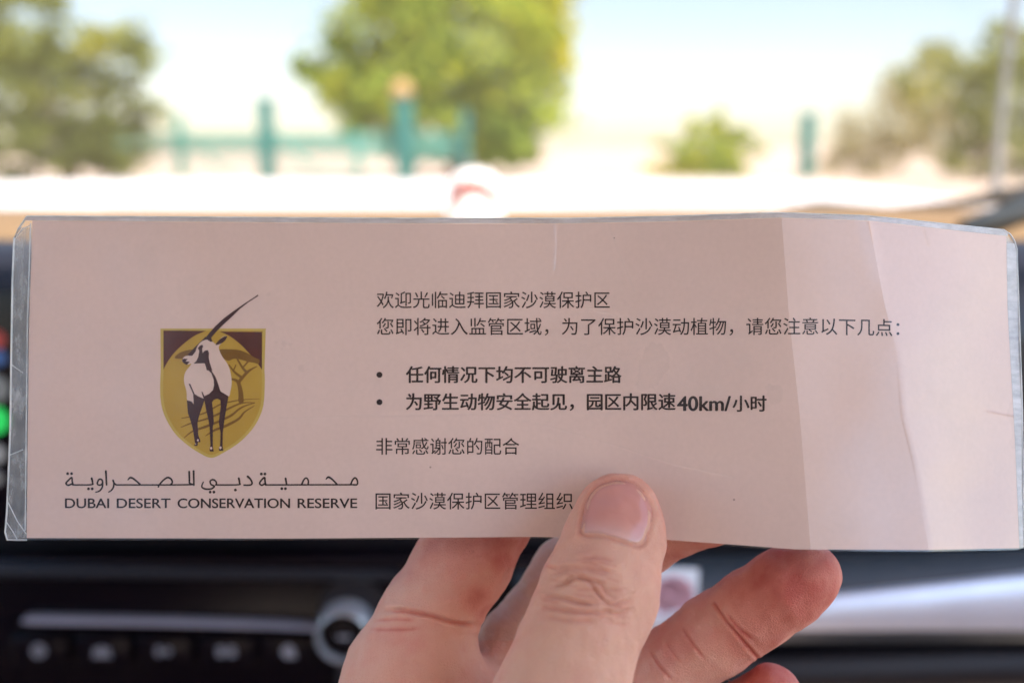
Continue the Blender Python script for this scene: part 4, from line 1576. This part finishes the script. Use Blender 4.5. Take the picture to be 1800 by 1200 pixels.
# skin redness: finger tips, folds, sides, plus shade between fingers painted dark red
red = np.zeros(nV)
for nme, c in groups.items():
    tip = c[0][:3]
    dt_ = np.linalg.norm(V - tip, axis=1)
    red = np.maximum(red, np.exp(-(dt_ / 26.0) ** 2) * (gd[nme] < 3) * (0.4 if nme == 'thumb' else 0.95))
red = np.clip(red + 0.55 * tint, 0, 1)
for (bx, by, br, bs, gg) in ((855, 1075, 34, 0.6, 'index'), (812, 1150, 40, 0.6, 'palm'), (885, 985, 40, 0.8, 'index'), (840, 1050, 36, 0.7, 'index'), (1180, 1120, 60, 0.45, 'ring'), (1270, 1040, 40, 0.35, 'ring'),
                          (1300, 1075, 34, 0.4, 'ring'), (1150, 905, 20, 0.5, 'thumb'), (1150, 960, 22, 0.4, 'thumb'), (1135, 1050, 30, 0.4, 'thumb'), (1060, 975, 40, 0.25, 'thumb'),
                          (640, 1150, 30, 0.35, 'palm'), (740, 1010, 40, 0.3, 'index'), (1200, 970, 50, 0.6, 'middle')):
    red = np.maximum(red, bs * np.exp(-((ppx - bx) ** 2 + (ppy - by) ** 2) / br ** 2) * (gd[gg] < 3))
dors = np.clip((gd['thumb'] < 1.5).astype(float) * np.clip(N[:, 2] * 1.5, 0, 1), 0, 1)
pale = (gd['middle'] < 1.5) & (gd['index'] > 1.0) & (gd['thumb'] > 2) & (ppx < 1010) & (ppy < 1125)  # pale dry skin on the middle finger, with windscreen light painted in
dors = np.where(pale, 1.0, dors); red = np.where(pale, -0.6, red)

HW = np.empty_like(V)
Vm = V / 1000.0
HW[:, 0] = Vm[:, 0]; HW[:, 1] = Vm[:, 1] * ST - Vm[:, 2] * CT; HW[:, 2] = Vm[:, 1] * CT + Vm[:, 2] * ST

M['skin'] = mat('skin', rough=0.5, spec=0.4)
t = NT(M['skin'])
ra = t.n('ShaderNodeAttribute', attribute_name='redness_shade').outputs['Fac']
da = t.n('ShaderNodeAttribute', attribute_name='dorsal').outputs['Fac']
n1 = t.noise(90, 5, 0.6); n2 = t.noise(520, 4)
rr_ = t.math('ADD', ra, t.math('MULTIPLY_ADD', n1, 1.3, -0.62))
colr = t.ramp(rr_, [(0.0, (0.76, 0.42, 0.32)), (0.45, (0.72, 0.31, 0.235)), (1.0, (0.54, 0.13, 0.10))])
dn = t.ramp(t.math('MULTIPLY_ADD', n1, 0.7, t.math('MULTIPLY', ra, 0.35)), [(0.0, (0.72, 0.50, 0.42)), (0.3, (0.66, 0.385, 0.275)), (0.8, (0.56, 0.25, 0.18))])
mxc = t.n('ShaderNodeMix', data_type='RGBA')
t.l(t.math('MULTIPLY', da, 0.85), mxc.inputs['Factor']); t.l(colr, mxc.inputs['A']); t.l(dn, mxc.inputs['B'])
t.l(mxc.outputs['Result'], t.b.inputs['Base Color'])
t.b.inputs['Subsurface Weight'].default_value = 0.25
t.b.inputs['Subsurface Radius'].default_value = (1.0, 0.35, 0.2)
t.b.inputs['Subsurface Scale'].default_value = 0.003
vo = t.n('ShaderNodeTexVoronoi', i_Scale=1500.0, feature='DISTANCE_TO_EDGE')
t.l(t.n('ShaderNodeTexCoord').outputs['Object'], vo.inputs['Vector'])
hgt = t.math('ADD', t.math('MULTIPLY', t.math('MINIMUM', vo.outputs['Distance'], 0.2), 1.6), t.math('MULTIPLY', n2, 0.8))
t.bump(hgt, 0.8, 0.00036)
t.l(t.math('MULTIPLY_ADD', n2, 0.25, 0.36), t.b.inputs['Roughness'])

hand = mesh_obj('hand', HW, F, M['skin'], None, True, loc=tuple(P(850, 1640, 0.25)))
for nme, arr in (('redness_shade', red), ('dorsal', dors)):
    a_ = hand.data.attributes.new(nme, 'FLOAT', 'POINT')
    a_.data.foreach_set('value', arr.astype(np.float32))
tag(hand, 'left hand pinching the card between thumb in front and fingers behind', 'hand')

# thumb nail: curved plate laid on the thumb
bvh = BVHTree.FromPolygons([tuple(v) for v in HW], F.tolist())
O = Vector((0, 0, 0))
n_r, n_a = 16, 56
outl = [Vector(p) for p in smooth_closed(nail_out, 4)]
nv_, nf_, lun = [], [], []
cN = Vector(nail_c)
dirv = None
ring_pts = []
for i in range(n_r + 1):
    s = i / n_r
    for k in range(len(outl)):
        q = cN + (outl[k] - cN) * (s * 0.985)
        ring_pts.append((q.x, q.y, s))
hit_d = []
for x, y, s in ring_pts:
    dr = P(x, y, 1.0).normalized()
    h = bvh.ray_cast(O, dr)
    hit_d.append((h[0] if h[0] is not None else P(x, y, 0.225)).length)
m_ = len(outl)
hd = np.array(hit_d).reshape(n_r + 1, m_)
# smooth depth across the plate so that it is an even shell, clear of the skin
for x_i, (x, y, s) in enumerate(ring_pts):
    pass
base_fit = np.linalg.lstsq(np.array([[1, x - 1086, y - 902, (x - 1086) ** 2, (y - 902) ** 2, (x - 1086) * (y - 902)] for x, y, s in ring_pts]), hd.reshape(-1), rcond=None)[0]
for idx_, (x, y, s) in enumerate(ring_pts):
    fit = float(np.dot(base_fit, [1, x - 1086, y - 902, (x - 1086) ** 2, (y - 902) ** 2, (x - 1086) * (y - 902)]))
    dd = min(fit, hd.reshape(-1)[idx_]) - 0.00025 * (1 - s ** 6) + 0.0005 * max(0, (s - 0.90) / 0.10)
    nv_.append(P(x, y, 1.0).normalized() * dd)
    yl = 924 - 0.10 * (x - 1086) + ((x - 1075) / 70.0) ** 2 * 16 + (x - 1075) * 0.28
    lun.append(1.0 / (1.0 + math.exp(-(y - yl) / 6.5)))
for i in range(n_r):
    for k in range(m_):
        a, b_ = i * m_ + k, i * m_ + (k + 1) % m_
        nf_.append([a, b_, b_ + m_, a + m_])
# give it thickness
nn_ = len(nv_)
nv2 = [v * (1 + 0.0011 / v.length) for v in nv_]
allv = nv_ + nv2
allf = nf_ + [[i + nn_ for i in q[::-1]] for q in nf_]
for k in range(m_):
    a, b_ = n_r * m_ + k, n_r * m_ + (k + 1) % m_
    allf.append([a, b_, b_ + nn_, a + nn_])
M['nail'] = mat('nail', rough=0.24, spec=0.6)
t = NT(M['nail'])
la = t.n('ShaderNodeAttribute', attribute_name='lunula').outputs['Fac']
nz = t.noise(120, 3)
f_ = t.math('ADD', la, t.math('MULTIPLY_ADD', nz, 0.3, -0.15))
t.l(t.ramp(f_, [(0.05, (0.55, 0.245, 0.205)), (0.9, (0.58, 0.335, 0.295))]), t.b.inputs['Base Color'])
t.b.inputs['Subsurface Weight'].default_value = 0.2
t.b.inputs['Subsurface Radius'].default_value = (1.0, 0.4, 0.3)
t.b.inputs['Subsurface Scale'].default_value = 0.002
t.bump(nz, 0.15, 0.0003)
nail = mesh_obj('thumbnail', [tuple(v) for v in allv], allf, M['nail'], hand)
a_ = nail.data.attributes.new('lunula', 'FLOAT', 'POINT')
a_.data.foreach_set('value', np.array(lun + lun, dtype=np.float32))
bm = bmesh.new(); bm.from_mesh(nail.data); bmesh.ops.recalc_face_normals(bm, faces=bm.faces); bm.to_mesh(nail.data); bm.free()
